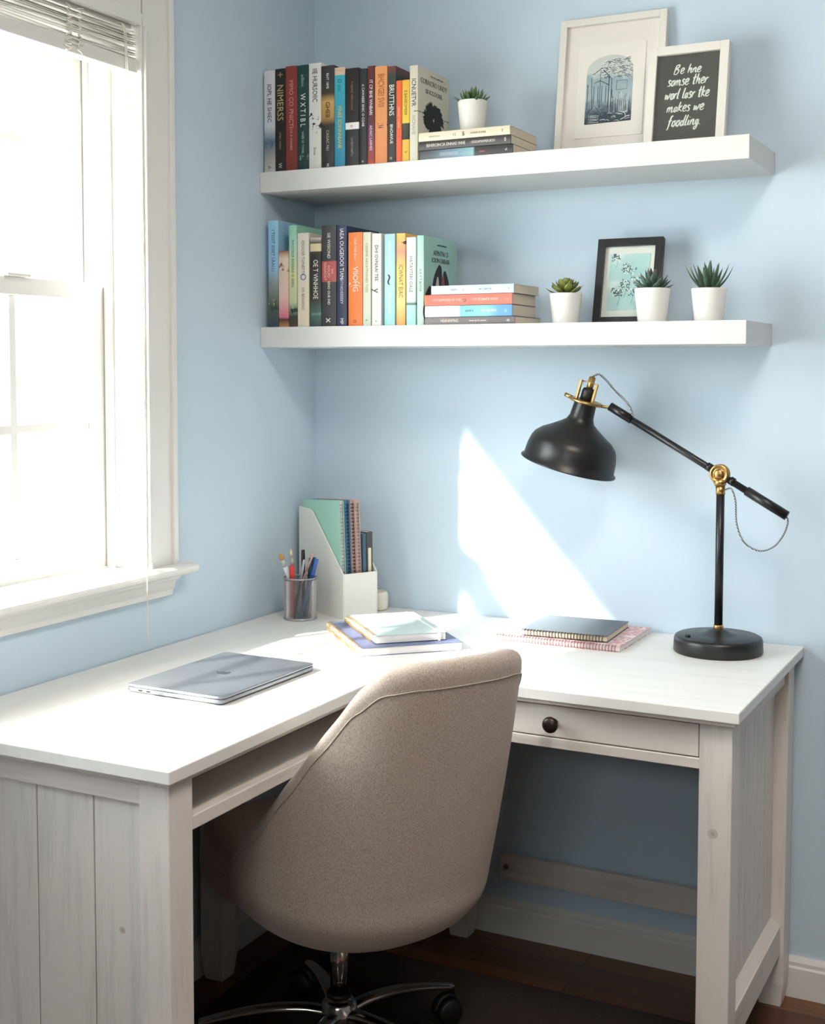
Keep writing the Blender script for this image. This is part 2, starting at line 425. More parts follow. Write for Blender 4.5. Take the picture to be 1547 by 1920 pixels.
# ---------------- books
def cover_mat(name, stops, splat=None, interp='LINEAR', rough=.45):
    m = bpy.data.materials.new(name); m.use_nodes = True; N, L, bs = nodes(m)
    bs.inputs['Roughness'].default_value = rough
    tc = N.new('ShaderNodeTexCoord'); sp = N.new('ShaderNodeSeparateXYZ'); L.new(tc.outputs['Generated'], sp.inputs[0])
    r = ramp(m, sp.outputs['Z'], stops, interp); src = r.outputs['Color']
    if splat:   # (colour, z centre, half height, noise scale, threshold)
        for (c, zc, hh, sc, th) in splat:
            n = noise(m, (1, 1, 1), sc, 5, .6)
            a = N.new('ShaderNodeMath'); a.operation = 'SUBTRACT'; L.new(sp.outputs['Z'], a.inputs[0]); a.inputs[1].default_value = zc
            ab = N.new('ShaderNodeMath'); ab.operation = 'ABSOLUTE'; L.new(a.outputs[0], ab.inputs[0])
            dv = N.new('ShaderNodeMath'); dv.operation = 'DIVIDE'; L.new(ab.outputs[0], dv.inputs[0]); dv.inputs[1].default_value = hh*4
            sb = N.new('ShaderNodeMath'); sb.operation = 'SUBTRACT'; L.new(n.outputs['Fac'], sb.inputs[0]); L.new(dv.outputs[0], sb.inputs[1])
            rr = ramp(m, sb.outputs[0], [(th-.02, (0, 0, 0, 1)), (th+.03, (1, 1, 1, 1))])
            mx = N.new('ShaderNodeMix'); mx.data_type = 'RGBA'; L.new(rr.outputs['Color'], mx.inputs[0]); L.new(src, mx.inputs[6]); mx.inputs[7].default_value = col(*c)
            src = mx.outputs[2]
    L.new(src, bs.inputs['Base Color']); return m
def book(name, label, w, h, d, loc, stops, titles=(), splat=None, flat=False, group=None, interp='LINEAR', rotz=0, pages=M_PAPER, hard=False):
    """origin at left/bottom/front of the upright book, spine facing -y; titles: (text, z fraction, size, colour[, sx])"""
    rt_ = (0, R(-90), rotz) if flat else (0, 0, rotz)
    t = thing('book', label, 'book', loc, rt_, group)
    ct = .0022 if hard else .0009
    b = NB(); ov = .0025 if hard else 0.0
    box(b, 0, ct, 0.001, d, 0, h); box(b, w-ct, w, 0.001, d, 0, h)
    # softly rounded spine
    n = 6; pts = [(w*k/n, -.0012*sin(pi*k/n)) for k in range(n+1)] + [(w, .0018), (0, .0018)]
    prism(b, pts, 0, h, 'z')
    obj('cover', b, cover_mat('cover_'+label[:24], stops, splat, interp), t, bev=.0004, seg=1)
    b = NB(); e = .0025 if hard else .0008
    box(b, ct, w-ct, .0018, d-e*1.2, e, h-e); obj('page_block', b, pages, t)
    for ti in titles:
        s, zf, size, c = ti[:4]; sx = (ti[4] if len(ti) > 4 else 1)*.9; size *= .93
        mt = Matrix.Translation((w/2, -.0014, h*zf)) @ Matrix.Rotation(R(90), 4, 'Y') @ RX90
        text_mesh('spine_title', s, size, mt, mat('ink_%d_%d_%d' % c, c, .6), t, sx=sx)
    return t
GU = 'upright books on the upper shelf'; GL = 'upright books on the lower shelf'
WHT = (232, 228, 220)
UP = [
 ('white book with blue wash at the left end of the upper shelf', .006, .036, .233, [(0, (190, 192, 190)), (.12, (176, 172, 168)), (.3, (90, 112, 135)), (.45, (205, 208, 214)), (1, (222, 218, 222))],
  [('IOPL HE SHIEC', .68, .017, (70, 68, 80), .95), ('A', .05, .014, (70, 100, 130))], [((70, 98, 128), .28, .14, 60, .5)]),
 ('black book with gold NIMERSS lettering beside the blue-wash white one', .037, .0635, .235, [(0, (34, 31, 28)), (1, (36, 31, 27))],
  [('+', .94, .03, (170, 150, 110)), ('NIMERSS', .67, .026, (190, 165, 110), 1.0), ('HTEIC ABEIIH', .3, .008, (160, 140, 100)), ('W', .06, .014, (210, 205, 190))], None),
 ('brick red book with faded pink lettering on the upper shelf', .0645, .0965, .238, [(0, (128, 52, 44)), (1, (142, 62, 52))],
  [('MMO CO', .74, .017, (214, 140, 130)), ('PNICTI', .5, .017, (220, 150, 140)), ('CO A WOARD', .3, .009, (214, 160, 150)), ('L', .05, .012, (60, 20, 20))], None),
 ('dark green book with white WXTIBL lettering', .097, .1265, .237, [(0, (24, 56, 52)), (1, (26, 66, 62))],
  [('adbinc', .85, .013, (150, 180, 170)), ('W X T I B L', .57, .021, WHT, .85), ('HAES KI TONIL', .26, .009, (170, 190, 180))], [((110, 160, 150), .1, .1, 80, .52)]),
 ('white book with a black ink splatter across its spine', .1275, .16, .238, [(0, (212, 210, 204)), (1, (226, 224, 220))],
  [('IIE HURSOIIC', .79, .019, (40, 38, 40), .82), ('Sloee', .17, .010, (90, 90, 90))], [((26, 26, 28), .43, .13, 70, .46)]),
 ('charcoal book with a golden patch halfway up its spine', .1605, .1945, .229, [(0, (44, 40, 40)), (.42, (46, 42, 40)), (.5, (176, 138, 80)), (.65, (200, 160, 92)), (.73, (60, 52, 46)), (1, (52, 49, 48))],
  [('RHT 189E', .85, .010, WHT), ('GHEB', .57, .017, (40, 34, 28)), ('CAGAC NLI', .27, .0105, (196, 186, 168)), ('M', .03, .010, WHT)], None),
 ('turquoise book with a sandy top band and yellow title', .195, .2225, .222, [(0, (36, 128, 160)), (.92, (60, 170, 190)), (.925, (214, 186, 160)), (1, (206, 178, 158))],
  [('D inc', .82, .015, (30, 90, 110)), ('FINEE IIDINNNIANE', .4, .015, (214, 196, 90), .85)], [((90, 60, 50), .97, .03, 90, .52)], 'LINEAR'),
 ('thick black book crossed by a white band', .223, .2585, .217, [(0, (26, 24, 24)), (.375, (26, 24, 24)), (.376, (228, 224, 222)), (.445, (228, 224, 222)), (.446, (26, 24, 24)), (1, (32, 30, 29))],
  [('TOBEREE NIRUCAOH', .72, .008, (160, 110, 80)), ('o', .41, .012, (180, 60, 70)), ('CIOBITIOBITU', .2, .008, (150, 148, 144))], None, 'LINEAR'),
 ('slim black book between the banded black one and the maroon one', .2593, .2795, .213, [(0, (30, 30, 34)), (1, (38, 38, 42))],
  [('A CAWAEEE SINIC O COAB', .62, .009, WHT), ('o', .04, .010, WHT)], None),
 ('maroon book with white lettering and a reddish foot', .280, .2985, .217, [(0, (196, 80, 50)), (.06, (150, 60, 60)), (.3, (110, 62, 84)), (.5, (84, 40, 44)), (1, (92, 36, 38))],
  [('IT CP BHE WNBARI', .68, .012, WHT, .9), ('ADAIC LAIIHEE', .27, .010, (230, 210, 215))], None),
 ('tan orange book with tall brown lettering and a small figure', .299, .330, .214, [(0, (214, 130, 78)), (.3, (222, 146, 90)), (1, (224, 154, 96))],
  [('BHCVGEI SVIII', .75, .023, (160, 80, 40), .62), ('ii', .38, .022, (90, 40, 40))], [((110, 50, 50), .4, .05, 90, .5)]),
 ('dark grey book with white BRUTTHNS lettering', .3305, .3515, .211, [(0, (52, 50, 50)), (.3, (50, 50, 50)), (.9, (48, 58, 54)), (1, (120, 56, 56))],
  [('BRUTTHNS', .65, .019, WHT, .85), ('BNOAVUE', .3, .011, WHT), ('o', .05, .014, (200, 180, 140))], None),
 ('short slim orange book between the dark grey and yellow ones', .352, .3665, .178, [(0, (222, 96, 64)), (1, (226, 100, 50))],
  [('CRNOET O HINIS', .55, .007, (240, 190, 150))], None),
 ('short yellow book with a dark block low on its spine', .367, .3852, .178, [(0, (222, 176, 60)), (.27, (222, 180, 66)), (.275, (44, 44, 38)), (.47, (60, 60, 50)), (.475, (226, 200, 70)), (1, (232, 178, 66))],
  [('E BAIIIEOMEER', .72, .010, (110, 100, 40)), ('II', .12, .010, (80, 60, 30))], None, 'LINEAR'),
 ('cream book with a black feathery rosette on its visible front cover', .3857, .4060, .207, [(0, (206, 204, 184)), (1, (206, 200, 182))],
  [('ICNUETVR', .72, .016, (44, 44, 44), .95), ('NCNAHE', .38, .012, (170, 150, 150))], [((60, 60, 60), .525, .012, 60, .42)]),
]
DU = [.12, .125, .13, .125, .13, .13, .125, .13, .13, .13, .135, .15, .12, .12, .158]
ub = []
for (lab, x0, x1, h, st, ti, sp, *rest), dd in zip(UP, DU):
    ub.append(book('book', lab, x1-x0-.0006, h, dd, (x0, -.2345, ZU), st, ti, sp, group=GU, interp='LINEAR'))
# front cover of the cream book (its +x side)
cb = ub[-1]; wv = .4060-.3857-.0006
def on_right(w, y, z): return Matrix.Translation((w+.0004, y, z)) @ Matrix.Rotation(R(90), 4, 'Z') @ RX90
text_mesh('cover_title', 'CORNCRO UNDY', .0165, on_right(wv, .08, .178), mat('ink_110', (110, 112, 108), .6), cb, sx=1)
text_mesh('cover_title', 'SII ICCOONE', .0145, on_right(wv, .08, .158), MC['ink_110'], cb)
text_mesh('cover_subtitle', 'hun auuos onehol tmeo', .0065, on_right(wv, .095, .195), MC['ink_110'], cb)
b = NB()
for k in range(90):   # feathery rosette
    a = random.uniform(0, 2*pi); r0 = random.uniform(.004, .014); r1 = random.uniform(.026, .041)
    c0 = (.078, .1); p0 = Vector((c0[0]+cos(a)*r0*1.2, c0[1]+sin(a)*r0)); p1 = Vector((c0[0]+cos(a+.5)*r1*1.35, c0[1]+sin(a+.5)*r1*1.0))
    pm = (p0+p1)/2 + Vector((-(p1-p0)[1], (p1-p0)[0]))*.25
    ribbon(b, catmull([p0, pm, p1], 5), lambda t: .014*sin(pi*min(1, t*.85+.12)), -.0001-.000004*k)
o = obj('cover_emblem', b, M_INK, cb, fix=False)
o.data.transform(Matrix.Translation((wv+.0003, 0, 0)) @ Matrix.Rotation(R(90), 4, 'Z'))

LO = [
 ('sky blue book with flowers at its foot, left end of the lower shelf', .0155, .0435, .247, [(0, (60, 78, 90)), (.2, (84, 92, 74)), (.42, (140, 150, 150)), (.55, (150, 190, 222)), (1, (158, 204, 234))],
  [('I TOST OSET LRALLI', .72, .013, (70, 100, 130))], [((200, 190, 120), .22, .14, 80, .53), ((44, 70, 60), .2, .2, 60, .52)], .15),
 ('short cream book fading to pink with a tan figure', .044, .0715, .176, [(0, (196, 140, 90)), (.1, (60, 40, 38)), (.13, (210, 110, 130)), (.4, (226, 190, 180)), (.9, (222, 206, 184)), (1, (150, 90, 60))],
  [], [((150, 80, 60), .72, .2, 60, .5)], .12),
 ('mint to yellow book with dark foliage at its foot', .0725, .094, .234, [(0, (90, 60, 40)), (.1, (50, 64, 60)), (.25, (190, 200, 160)), (.5, (214, 214, 160)), (.8, (170, 214, 194)), (1, (148, 206, 184))],
  [('ROCCSICR RESEEAD O SEESIL', .62, .010, (90, 110, 90))], [((30, 60, 60), .17, .12, 70, .5)], .15),
 ('cream book with a small round blue emblem on its spine', .0955, .1265, .215, [(0, (222, 214, 196)), (.1, (226, 212, 186)), (1, (222, 216, 204))],
  [('CIOOSE TONETTI', .74, .0115, (120, 116, 108)), ('O', .53, .024, (70, 100, 160)), ('OE BESIHINO', .3, .0105, (120, 116, 108))], None, .13),
 ('short dark picture book with white lettering and a cream plate on top', .1295, .1595, .203, [(0, (60, 72, 72)), (.15, (70, 100, 96)), (.3, (52, 46, 42)), (.78, (40, 36, 34)), (.84, (50, 46, 40)), (.85, (212, 200, 160)), (.93, (206, 190, 150)), (.935, (36, 34, 32)), (1, (200, 190, 180))],
  [('OE T WNHHOE', .53, .019, WHT, .8)], [((90, 140, 130), .14, .08, 90, .52)], .12),
 ('thick charcoal book with a square red label', .1605, .1995, .229, [(0, (50, 50, 53)), (.44, (50, 50, 53)), (.442, (172, 80, 74)), (.645, (172, 80, 74)), (.647, (50, 50, 53)), (1, (54, 54, 56))],
  [('SIE WISIOND', .8, .012, WHT), ('mn\nAOUIO\nNASADAT', .545, .0105, (230, 180, 170)), ('EINO OUE IND', .33, .0095, WHT), ('x', .06, .026, WHT)], None, .145),
 ('tall navy book with white lettering beside the orange one', .2005, .227, .226, [(0, (44, 48, 78)), (1, (42, 48, 84))],
  [('IAEA OUGEIOOI TIAN', .72, .0155, WHT, .9), ('AYNITNIDEEEEEY', .38, .011, (200, 200, 215)), ('MP', .05, .013, WHT)], None, .155),
 ('bright orange book with white lettering', .2305, .268, .210, [(0, (232, 122, 52)), (1, (234, 128, 58))],
  [('UNIE YINE ERAC', .82, .008, (250, 220, 190)), ('VIIOHG', .5, .020, WHT), ('o', .05, .016, (90, 50, 30))], [((250, 236, 220), .42, .09, 90, .56)], .13),
 ('pale greenish cream book right of the orange one', .2685, .2888, .209, [(0, (206, 214, 196)), (.6, (220, 218, 196)), (1, (216, 212, 190))],
  [('CSEIANE AIECATPEANED TOEE', .62, .0095, (150, 150, 120)), ('o', .06, .010, (90, 110, 90))], None, .13),
 ('pinkish white book with black lettering and a small bird', .2912, .3155, .205, [(0, (224, 220, 220)), (1, (228, 218, 218))],
  [('DHI OVNAAI TEE', .68, .0125, (60, 56, 60)), ('y', .38, .028, (70, 60, 64)), ('o', .05, .008, (60, 60, 60))], None, .14),
 ('light aqua book with a small black bird on its spine', .3232, .350, .203, [(0, (150, 206, 208)), (.5, (176, 214, 218)), (1, (160, 204, 210))],
  [('SESNIRIC FIECAR', .78, .009, (220, 236, 236)), ('~', .5, .05, (50, 60, 64)), ('NIRIAI EEENIM', .25, .009, (225, 240, 240))], None, .13),
 ('yellow and peach book with tall brown lettering', .3532, .376, .203, [(0, (238, 150, 70)), (.25, (240, 206, 130)), (.6, (226, 206, 110)), (.8, (238, 150, 120)), (1, (236, 190, 90))],
  [('ICWNAT EIAC', .48, .016, (150, 100, 50), .85)], [((90, 50, 40), .9, .03, 70, .5)], .15),
 ('short white and mint book with grey lettering', .3782, .4018, .193, [(0, (150, 214, 204)), (.22, (170, 220, 210)), (.24, (60, 66, 70)), (.27, (196, 214, 210)), (.45, (214, 226, 222)), (1, (232, 230, 226))],
  [('HATAYTERI OALE', .58, .012, (90, 110, 110))], None, .125),
 ('mint green book showing its front cover with dark leaves', .4045, .4215, .196, [(0, (180, 206, 196)), (.6, (190, 216, 202)), (1, (160, 214, 194))],
  [('SI E Y T BSYIVE', .5, .009, (90, 120, 110))], None, .172),
]
lb = []
for (lab, x0, x1, h, st, ti, sp, dd) in LO:
    lb.append(book('book', lab, x1-x0-.0006, h, dd, (x0, -.2345, ZL), st, ti, sp, group=GL))
cb = lb[-1]; wv = .4215-.4045-.0006
# the mint front cover: a darker teal board, lettering and leaves
b = NB(); box(b, wv-.0002, wv+.0004, .002, .17, .0005, .1955); obj('front_cover', b, mat('teal_board', (158, 196, 186), .5), cb)
text_mesh('cover_title', 'AFINTN O', .0165, on_right(wv+.0004, .085, .161), mat('ink_60', (70, 70, 76), .6), cb)
text_mesh('cover_title', 'ICION DBEAIR', .0145, on_right(wv+.0004, .085, .145), MC['ink_60'], cb)
text_mesh('cover_subtitle', 'aasoivna aihanusia', .0065, on_right(wv+.0004, .09, .180), MC['ink_60'], cb)
b = NB()
def leaf2(p0, p1, w, y, mi=0, bend=.1):
    p0 = Vector(p0); p1 = Vector(p1); d = p1-p0; pm = (p0+p1)/2+Vector((-d[1], d[0]))*bend
    ribbon(b, catmull([p0, pm, p1], 6), lambda t: w*(sin(pi*min(1, t*.92+.04)))**.7, y, mi)
for i, (p0, p1, w, mi, bd) in enumerate([((.075, .02), (.078, .118), .034, 0, .12), ((.09, .02), (.1, .108), .028, 0, -.12), ((.05, .005), (.03, .075), .026, 0, .3), ((.1, .0), (.118, .08), .028, 0, -.3),
                             ((.07, .01), (.066, .095), .016, 1, .05), ((.088, .03), (.093, .1), .014, 2, 0), ((.04, .0), (.034, .06), .01, 1, .2), ((.11, .0), (.114, .06), .01, 1, -.2), ((.02, .0), (.0125, .05), .014, 0, .2), ((.085, .0), (.083, .05), .03, 0, 0)]):
    leaf2((p0[0]*1.05, p0[1]*1.15), (p1[0]*1.05, p1[1]*1.15), w*1.45, -.0001-.00002*i, mi, bd)
o = obj('cover_emblem', b, [mat('dark_leaf_ink', (42, 38, 42), .6), mat('pale_leaf_ink', (206, 200, 194), .6), mat('rose_ink', (150, 70, 80), .6)], cb, fix=False)
o.data.transform(Matrix.Translation((wv+.0006, 0, 0)) @ Matrix.Rotation(R(90), 4, 'Z'))

# stacked books: lying with spine to the room
GS1 = 'books stacked flat on the upper shelf'; GS2 = 'books stacked flat on the lower shelf'
def flat_book(label, x0, x1, z0, z1, d, y, stops, titles, grp, splat=None, rz=0):
    h = x1-x0
    tt = [(s, 1-fx, sz*.8, c, .86) for (s, fx, sz, c) in titles]
    return book('book', label, z1-z0-.0003, h, d, (x1, y, z0), stops, tt, splat, flat=True, group=grp, rotz=R(rz))
flat_book('dark book with blue-grey striped spine, bottom of the upper shelf stack', .4095, .630, ZU+.0002, ZU+.021, .15, -.2330, [(0, (52, 50, 52)), (.4, (56, 54, 55)), (.42, (150, 190, 196)), (.6, (120, 150, 170)), (.9, (90, 92, 100)), (1, (80, 84, 90))],
          [('aianoe', .68, .009, (200, 110, 120)), ('IIIIIIIIIIIIIIIIIII', .32, .016, (190, 200, 210)), ('oI', .93, .011, WHT)], GS1)
flat_book('charcoal book with white lettering, middle of the upper shelf stack', .408, .626, ZU+.0215, ZU+.0405, .145, -.2340, [(0, (66, 62, 60)), (1, (64, 60, 58))],
          [('BEHEROINCIA EINNAD INNE', .3, .0125, WHT), (': OOOAMAWEA.BOO', .7, .0105, WHT), ('0', .94, .015, WHT)], GS1)
flat_book('cream book on top of the upper shelf stack under the potted succulent', .4075, .6235, ZU+.0408, ZU+.0600, .155, -.2342, [(0, (216, 206, 180)), (1, (222, 212, 190))],
          [('inimnoi hi ibnam', .18, .007, (170, 160, 140)), ('1.2', .4, .011, (90, 84, 76)), ('&', .5, .019, (60, 40, 36)), ('HANNE BOHNE', .66, .009, (120, 112, 96)), ('B', .92, .012, (140, 130, 110))], GS1)
flat_book('grey book with a cream plate, bottom of the lower shelf stack', .4235, .637, ZL+.0002, ZL+.0163, .15, -.2335, [(0, (104, 98, 98)), (.55, (112, 106, 106)), (1, (120, 114, 114))],
          [('HEIANNMNG', .28, .0125, (226, 214, 196)), ('boom den fe onanme', .6, .008, WHT), ('oly', .93, .010, WHT)], GS2)
flat_book('white book turning blue along its spine in the lower shelf stack', .4235, .631, ZL+.0168, ZL+.0412, .135, -.2340, [(0, (88, 150, 214)), (.15, (96, 160, 220)), (.3, (130, 200, 220)), (.58, (120, 190, 200)), (.61, (222, 222, 218)), (1, (228, 224, 220))],
          [('WIIE IAON T IIWEL', .2, .010, (190, 190, 186)), ('IAAVR A', .52, .009, (50, 90, 120)), ('VISI MBUINY', .74, .012, WHT), ('o', .93, .016, WHT)], GS2)
flat_book('coral red book with white lettering in the lower shelf stack', .4225, .631, ZL+.0416, ZL+.0652, .135, -.2342, [(0, (228, 110, 92)), (.95, (226, 104, 86)), (1, (232, 120, 70))],
          [('CI E IHAMAEBISI AE ICAD', .27, .0105, (246, 200, 186)), ('o', .47, .024, (110, 90, 80)), ('I CIT EE BANTE WORK', .7, .0105, (248, 214, 200)), ('oo', .95, .008, (246, 210, 190))], GS2)
flat_book('pale blue book on top of the lower shelf stack', .4375, .6345, ZL+.0657, ZL+.0850, .14, -.2338, [(0, (190, 216, 228)), (1, (196, 220, 228))],
          [('NAREN', .28, .008, (130, 150, 160)), ('o', .4, .014, (210, 90, 100)), ('LIR E TNENTIN', .66, .008, (140, 160, 170)), ('A', .94, .009, (90, 130, 170))], GS2, rz=-1)

# ---------------- potted succulents
def leaf(bm, L, W_, T_, curl=.3, mt=Matrix(), mi=0, n=8, tipmi=None, fold=.0, wmax=.45):
    prev = None
    for i in range(n+1):
        t = i/n
        w = W_*(sin(pi*min(t/wmax*.5, .5)) if t < wmax else cos(pi/2*((t-wmax)/(1-wmax))**1.25))
        w = max(w, W_*.02) if t > .02 else W_*.45
        if t < wmax: w = max(w, W_*.45+W_*.55*sin(pi/2*t/wmax))
        th = T_*(1-.75*t)*(w/W_)**.5
        z = curl*L*t*t; x = L*t*(1-.15*abs(curl)*t)
        c = Vector((x, 0, z)); ring = []
        for (yy, zz) in ((-1, fold), (-.55, -.45+fold*.3), (0, -.85), (.55, -.45+fold*.3), (1, fold), (.5, .35), (0, .15), (-.5, .35)):
            ring.append(bm.verts.new(mt @ (c+Vector((0, yy*w/2, zz*th)))))
        if prev:
            for k in range(8):
                f = bm.faces.new((prev[k], prev[(k+1) % 8], ring[(k+1) % 8], ring[k])); f.smooth = True
                f.material_index = tipmi if (tipmi is not None and t > .9) else mi
        else: bm.faces.new(ring[::-1])
        prev = ring
    bm.faces.new(prev)
def leafmat(name, c1, c2):
    m = mat(name, c1, .45); N, L, bs = nodes(m); nz = noise(m, (1, 1, 1), 60, 3)
    r = ramp(m, nz.outputs['Fac'], [(.35, c1), (.65, c2)]); L.new(r.outputs['Color'], bs.inputs['Base Color']); bs.inputs['Subsurface Weight'].default_value = 0.0
    return m
def pot(label, loc, r, h, kind, group='succulents in white pots'):
    t = thing('potted_succulent', label, 'plant', loc, (0, 0, random.uniform(0, 6)), group)
    b = NB(); rb = r*.79
    lathe(b, [(0, 0), (rb-.003, 0), (rb, .003), (r-.0005, h-.002), (r-.001, h), (r-.0035, h), (r-.004, h-.002), (r-.006, h-.012), (0, h-.012)], 40)
    obj('pot', b, M_POT, t)
    b = NB(); lathe(b, [(0, h-.011), (r-.007, h-.011), (r-.009, h-.006), (0, h-.004)], 24)
    obj('soil', b, M_SOIL, t)
    b = NB(); tip = None
    def place(a, el, L, W_, T_, curl, rad, z, **k):
        mt = Matrix.Translation((cos(a)*rad, sin(a)*rad, z)) @ Matrix.Rotation(a, 4, 'Z') @ Matrix.Rotation(-el, 4, 'Y')
        leaf(b, L, W_, T_, curl, mt, **k)
    zb = h-.004
    if kind == 'clump':
        for i in range(34):
            f = i/34; a = i*2.4; place(a, R(18+70*f)+random.uniform(-.1, .1), random.uniform(.024, .034)+.006*f, .0085, .006, .1, r*.62*(1-f), zb, tipmi=1)
        m = [leafmat('leaf_green', (66, 98, 62), (88, 120, 76)), mat('leaf_tip', (150, 120, 80), .5)]
    elif kind == 'rosette':
        for i in range(30):
            f = i/30; a = i*2.4; place(a, R(4+72*f), .036-.018*f, .021-.010*f, .0055, .30, r*.30*(1-f), zb+.003+.017*f, wmax=.6)
        m = [leafmat('leaf_olive', (104, 112, 48), (132, 138, 66))]
    elif kind == 'pointed':
        for i in range(30):
            f = i/30; a = i*2.4; place(a, R(10+68*f), .034+.012*f, .0155-.003*f, .007, .12, r*.35*(1-f), zb+.003*f, wmax=.5, tipmi=1)
        m = [leafmat('leaf_bluegreen', (62, 88, 78), (86, 112, 98)), mat('leaf_tip_dark', (110, 84, 70), .5)]
    else:
        for i in range(6):
            a = i*pi/3+.3; place(a, R(28), .066, .0078, .004, .38, .008, zb, wmax=.25, fold=.5)
        for i in range(11):
            f = i/11; a = i*2.4; place(a, R(56+30*f), random.uniform(.048, .064), .0125, .005, .06, .014*(1-f), zb, wmax=.28, fold=.5)
        m = [leafmat('leaf_aloe', (54, 78, 62), (78, 104, 78))]
    obj('leaves', b, m, t)
    return t
pot('white pot of spiky green succulent on the upper shelf book stack', (.505, -.165, ZU+.0602), .033, .072, 'clump')
pot('white pot of olive green rosette succulent beside the lower book stack', (.7205, -.15, ZL+.0002), .0355, .066, 'rosette')
pot('white pot of blue-green pointed succulent in front of the black frame', (.9115, -.15, ZL+.0002), .0375, .0715, 'pointed')
pot('white pot of splayed aloe, rightmost plant on the lower shelf', (1.0305, -.15, ZL+.0002), .0365, .0685, 'aloe')

# ---------------- frames
def frame(label, w, h, fwid, fdep, m, base, lean, glass=True, rz=0, bev=.0006):
    t = thing('picture_frame', label, 'picture frame', base, (-lean, 0, rz))
    b = NB()
    box(b, 0, fwid, 0, fdep, 0, h); box(b, w-fwid, w, 0, fdep, 0, h); box(b, fwid, w-fwid, 0, fdep, 0, fwid); box(b, fwid, w-fwid, 0, fdep, h-fwid, h)
    obj('frame', b, m, t, bev=bev, seg=1)
    if glass:
        b = NB(); box(b, fwid-.001, w-fwid+.001, .004, .0055, fwid-.001, h-fwid+.001); obj('glass_pane', b, M_GLASS, t)
    return t
def backing(t, w, h, fwid, fdep, m, y, name='mat_board'):
    b = NB(); box(b, fwid-.0005, w-fwid+.0005, y, y+.002, fwid-.0005, h-fwid+.0005); return obj(name, b, m, t)
M_WF = mat('white_frame_paint', (226, 222, 214), .45)
M_MAT = mat('mat_board', (226, 220, 214), .8); M_MAT2 = mat('mat_board_inner', (230, 225, 217), .8)
# large white frame, leaning on the wall
w, h = .243, .325
ft = frame('larger white picture frame holding a blue-grey sketch of buildings', w, h, .0155, .018, M_WF, (.6545, -.062, ZU+.0005), R(-7), glass=False)
ft.rotation_euler = (R(-8), 0, 0)
backing(ft, w, h, .0155, .018, M_MAT, .009)
b = NB(); box(b, .045, .198, .0072, .0088, .055, .262); obj('inner_mat', b, M_MAT2, ft)
# generic ink sketch: washes and loose lines on its own sheet
px0, px1, pz0, pz1 = .066, .172, .085, .238
def arch(px0, px1, pz0, pz1):
    cx = (px0+px1)/2; pts = [(px0, pz0), (px1, pz0+.002)]
    for k in range(13):
        a = pi*k/12; pts.append((cx+cos(a)*(px1-px0)/2*(1 if k not in (0, 12) else 1), pz1-.034+sin(a)*.034))
    return pts
sk = NB(); prism(sk, arch(px0, px1, pz0, pz1), .0066, .0070, 'y')
mS = bpy.data.materials.new('sketch_wash'); mS.use_nodes = True; N, L, bs = nodes(mS)
tc = N.new('ShaderNodeTexCoord'); sp = N.new('ShaderNodeSeparateXYZ'); L.new(tc.outputs['Generated'], sp.inputs[0])
n1 = noise(mS, (1, 1, 1), 70, 5, .65)
ad = N.new('ShaderNodeMath'); ad.operation = 'MULTIPLY_ADD'; L.new(n1.outputs['Fac'], ad.inputs[0]); ad.inputs[1].default_value = .5; L.new(sp.outputs['Z'], ad.inputs[2])
r = ramp(mS, ad.outputs[0], [(.36, (62, 74, 84)), (.46, (112, 128, 136)), (.62, (168, 184, 188)), (.9, (150, 172, 178)), (1.0, (200, 206, 202))]); L.new(r.outputs['Color'], bs.inputs['Base Color']); bs.inputs['Roughness'].default_value = .8
sheet = obj('print', sk, mS, ft)
b = NB(); rnd = random.Random(3)
def ln(pts, w=.0008, mi=0, jit=.0006):
    P = [(x+rnd.uniform(-jit, jit), z+rnd.uniform(-jit, jit)) for x, z in pts]; ribbon(b, P, lambda t: w*(.7+.6*abs(sin(7*t))), .0064-.00001*rnd.random(), mi)
# tower block and gabled porch
for q in ([(.078, .19), (.082, .118)], [(.080, .196), (.101, .210), (.118, .190), (.118, .118)], [(.098, .205), (.098, .12)], [(.118, .190), (.124, .184), (.124, .12)], [(.083, .176), (.098, .182), (.117, .17)],
          [(.068, .104), (.087, .127), (.105, .103)], [(.072, .104), (.072, .088)], [(.1, .104), (.1, .088)], [(.077, .108), (.095, .108), (.095, .09)], [(.077, .108), (.077, .09), (.095, .09)], [(.070, .120), (.070, .175)]):
    ln(q, .0016); ln(q, .0009)
for k in range(5): ln([(.074, .089+k*.0035), (.098, .089+k*.0035)], .0011, 1)
for k in range(4): ln([(.085+k*.009, .17), (.085+k*.009, .13)], .0028, 2)
for k in range(170):   # foliage and street scribbles
    x = rnd.uniform(.1, .168); z = rnd.uniform(.185, .228); s = rnd.uniform(.002, .006)
    ln([(x-s, z), (x, z+s*rnd.uniform(-.6, .8)), (x+s, z+rnd.uniform(-.003, .003))], .001, rnd.choice((0, 0, 1)))
for k in range(26):
    x = .122+k*.0018; ln([(x, .108), (x+rnd.uniform(-.001, .001), .125+rnd.uniform(0, .03))], .0008, rnd.choice((0, 0, 1)))
for k in range(24):
    x = rnd.uniform(.105, .165); z = rnd.uniform(.089, .107); ln([(x-.005, z), (x+.002, z+.001), (x+.006, z+rnd.uniform(-.002, .002))], .0011, rnd.choice((0, 1)))
ln([(.145, .11), (.158, .104), (.16, .095), (.148, .09)], .0014, 1); ln([(.126, .16), (.126, .15), (.128, .14)], .0016); ln([(.135, .178), (.16, .178), (.16, .158), (.135, .158), (.135, .178)], .001)
obj('drawn_lines', b, [mat('ink_slate', (52, 66, 78), .7), mat('ink_white', (214, 220, 218), .7), mat('ink_teal', (96, 124, 134), .7)], sheet, fix=False)

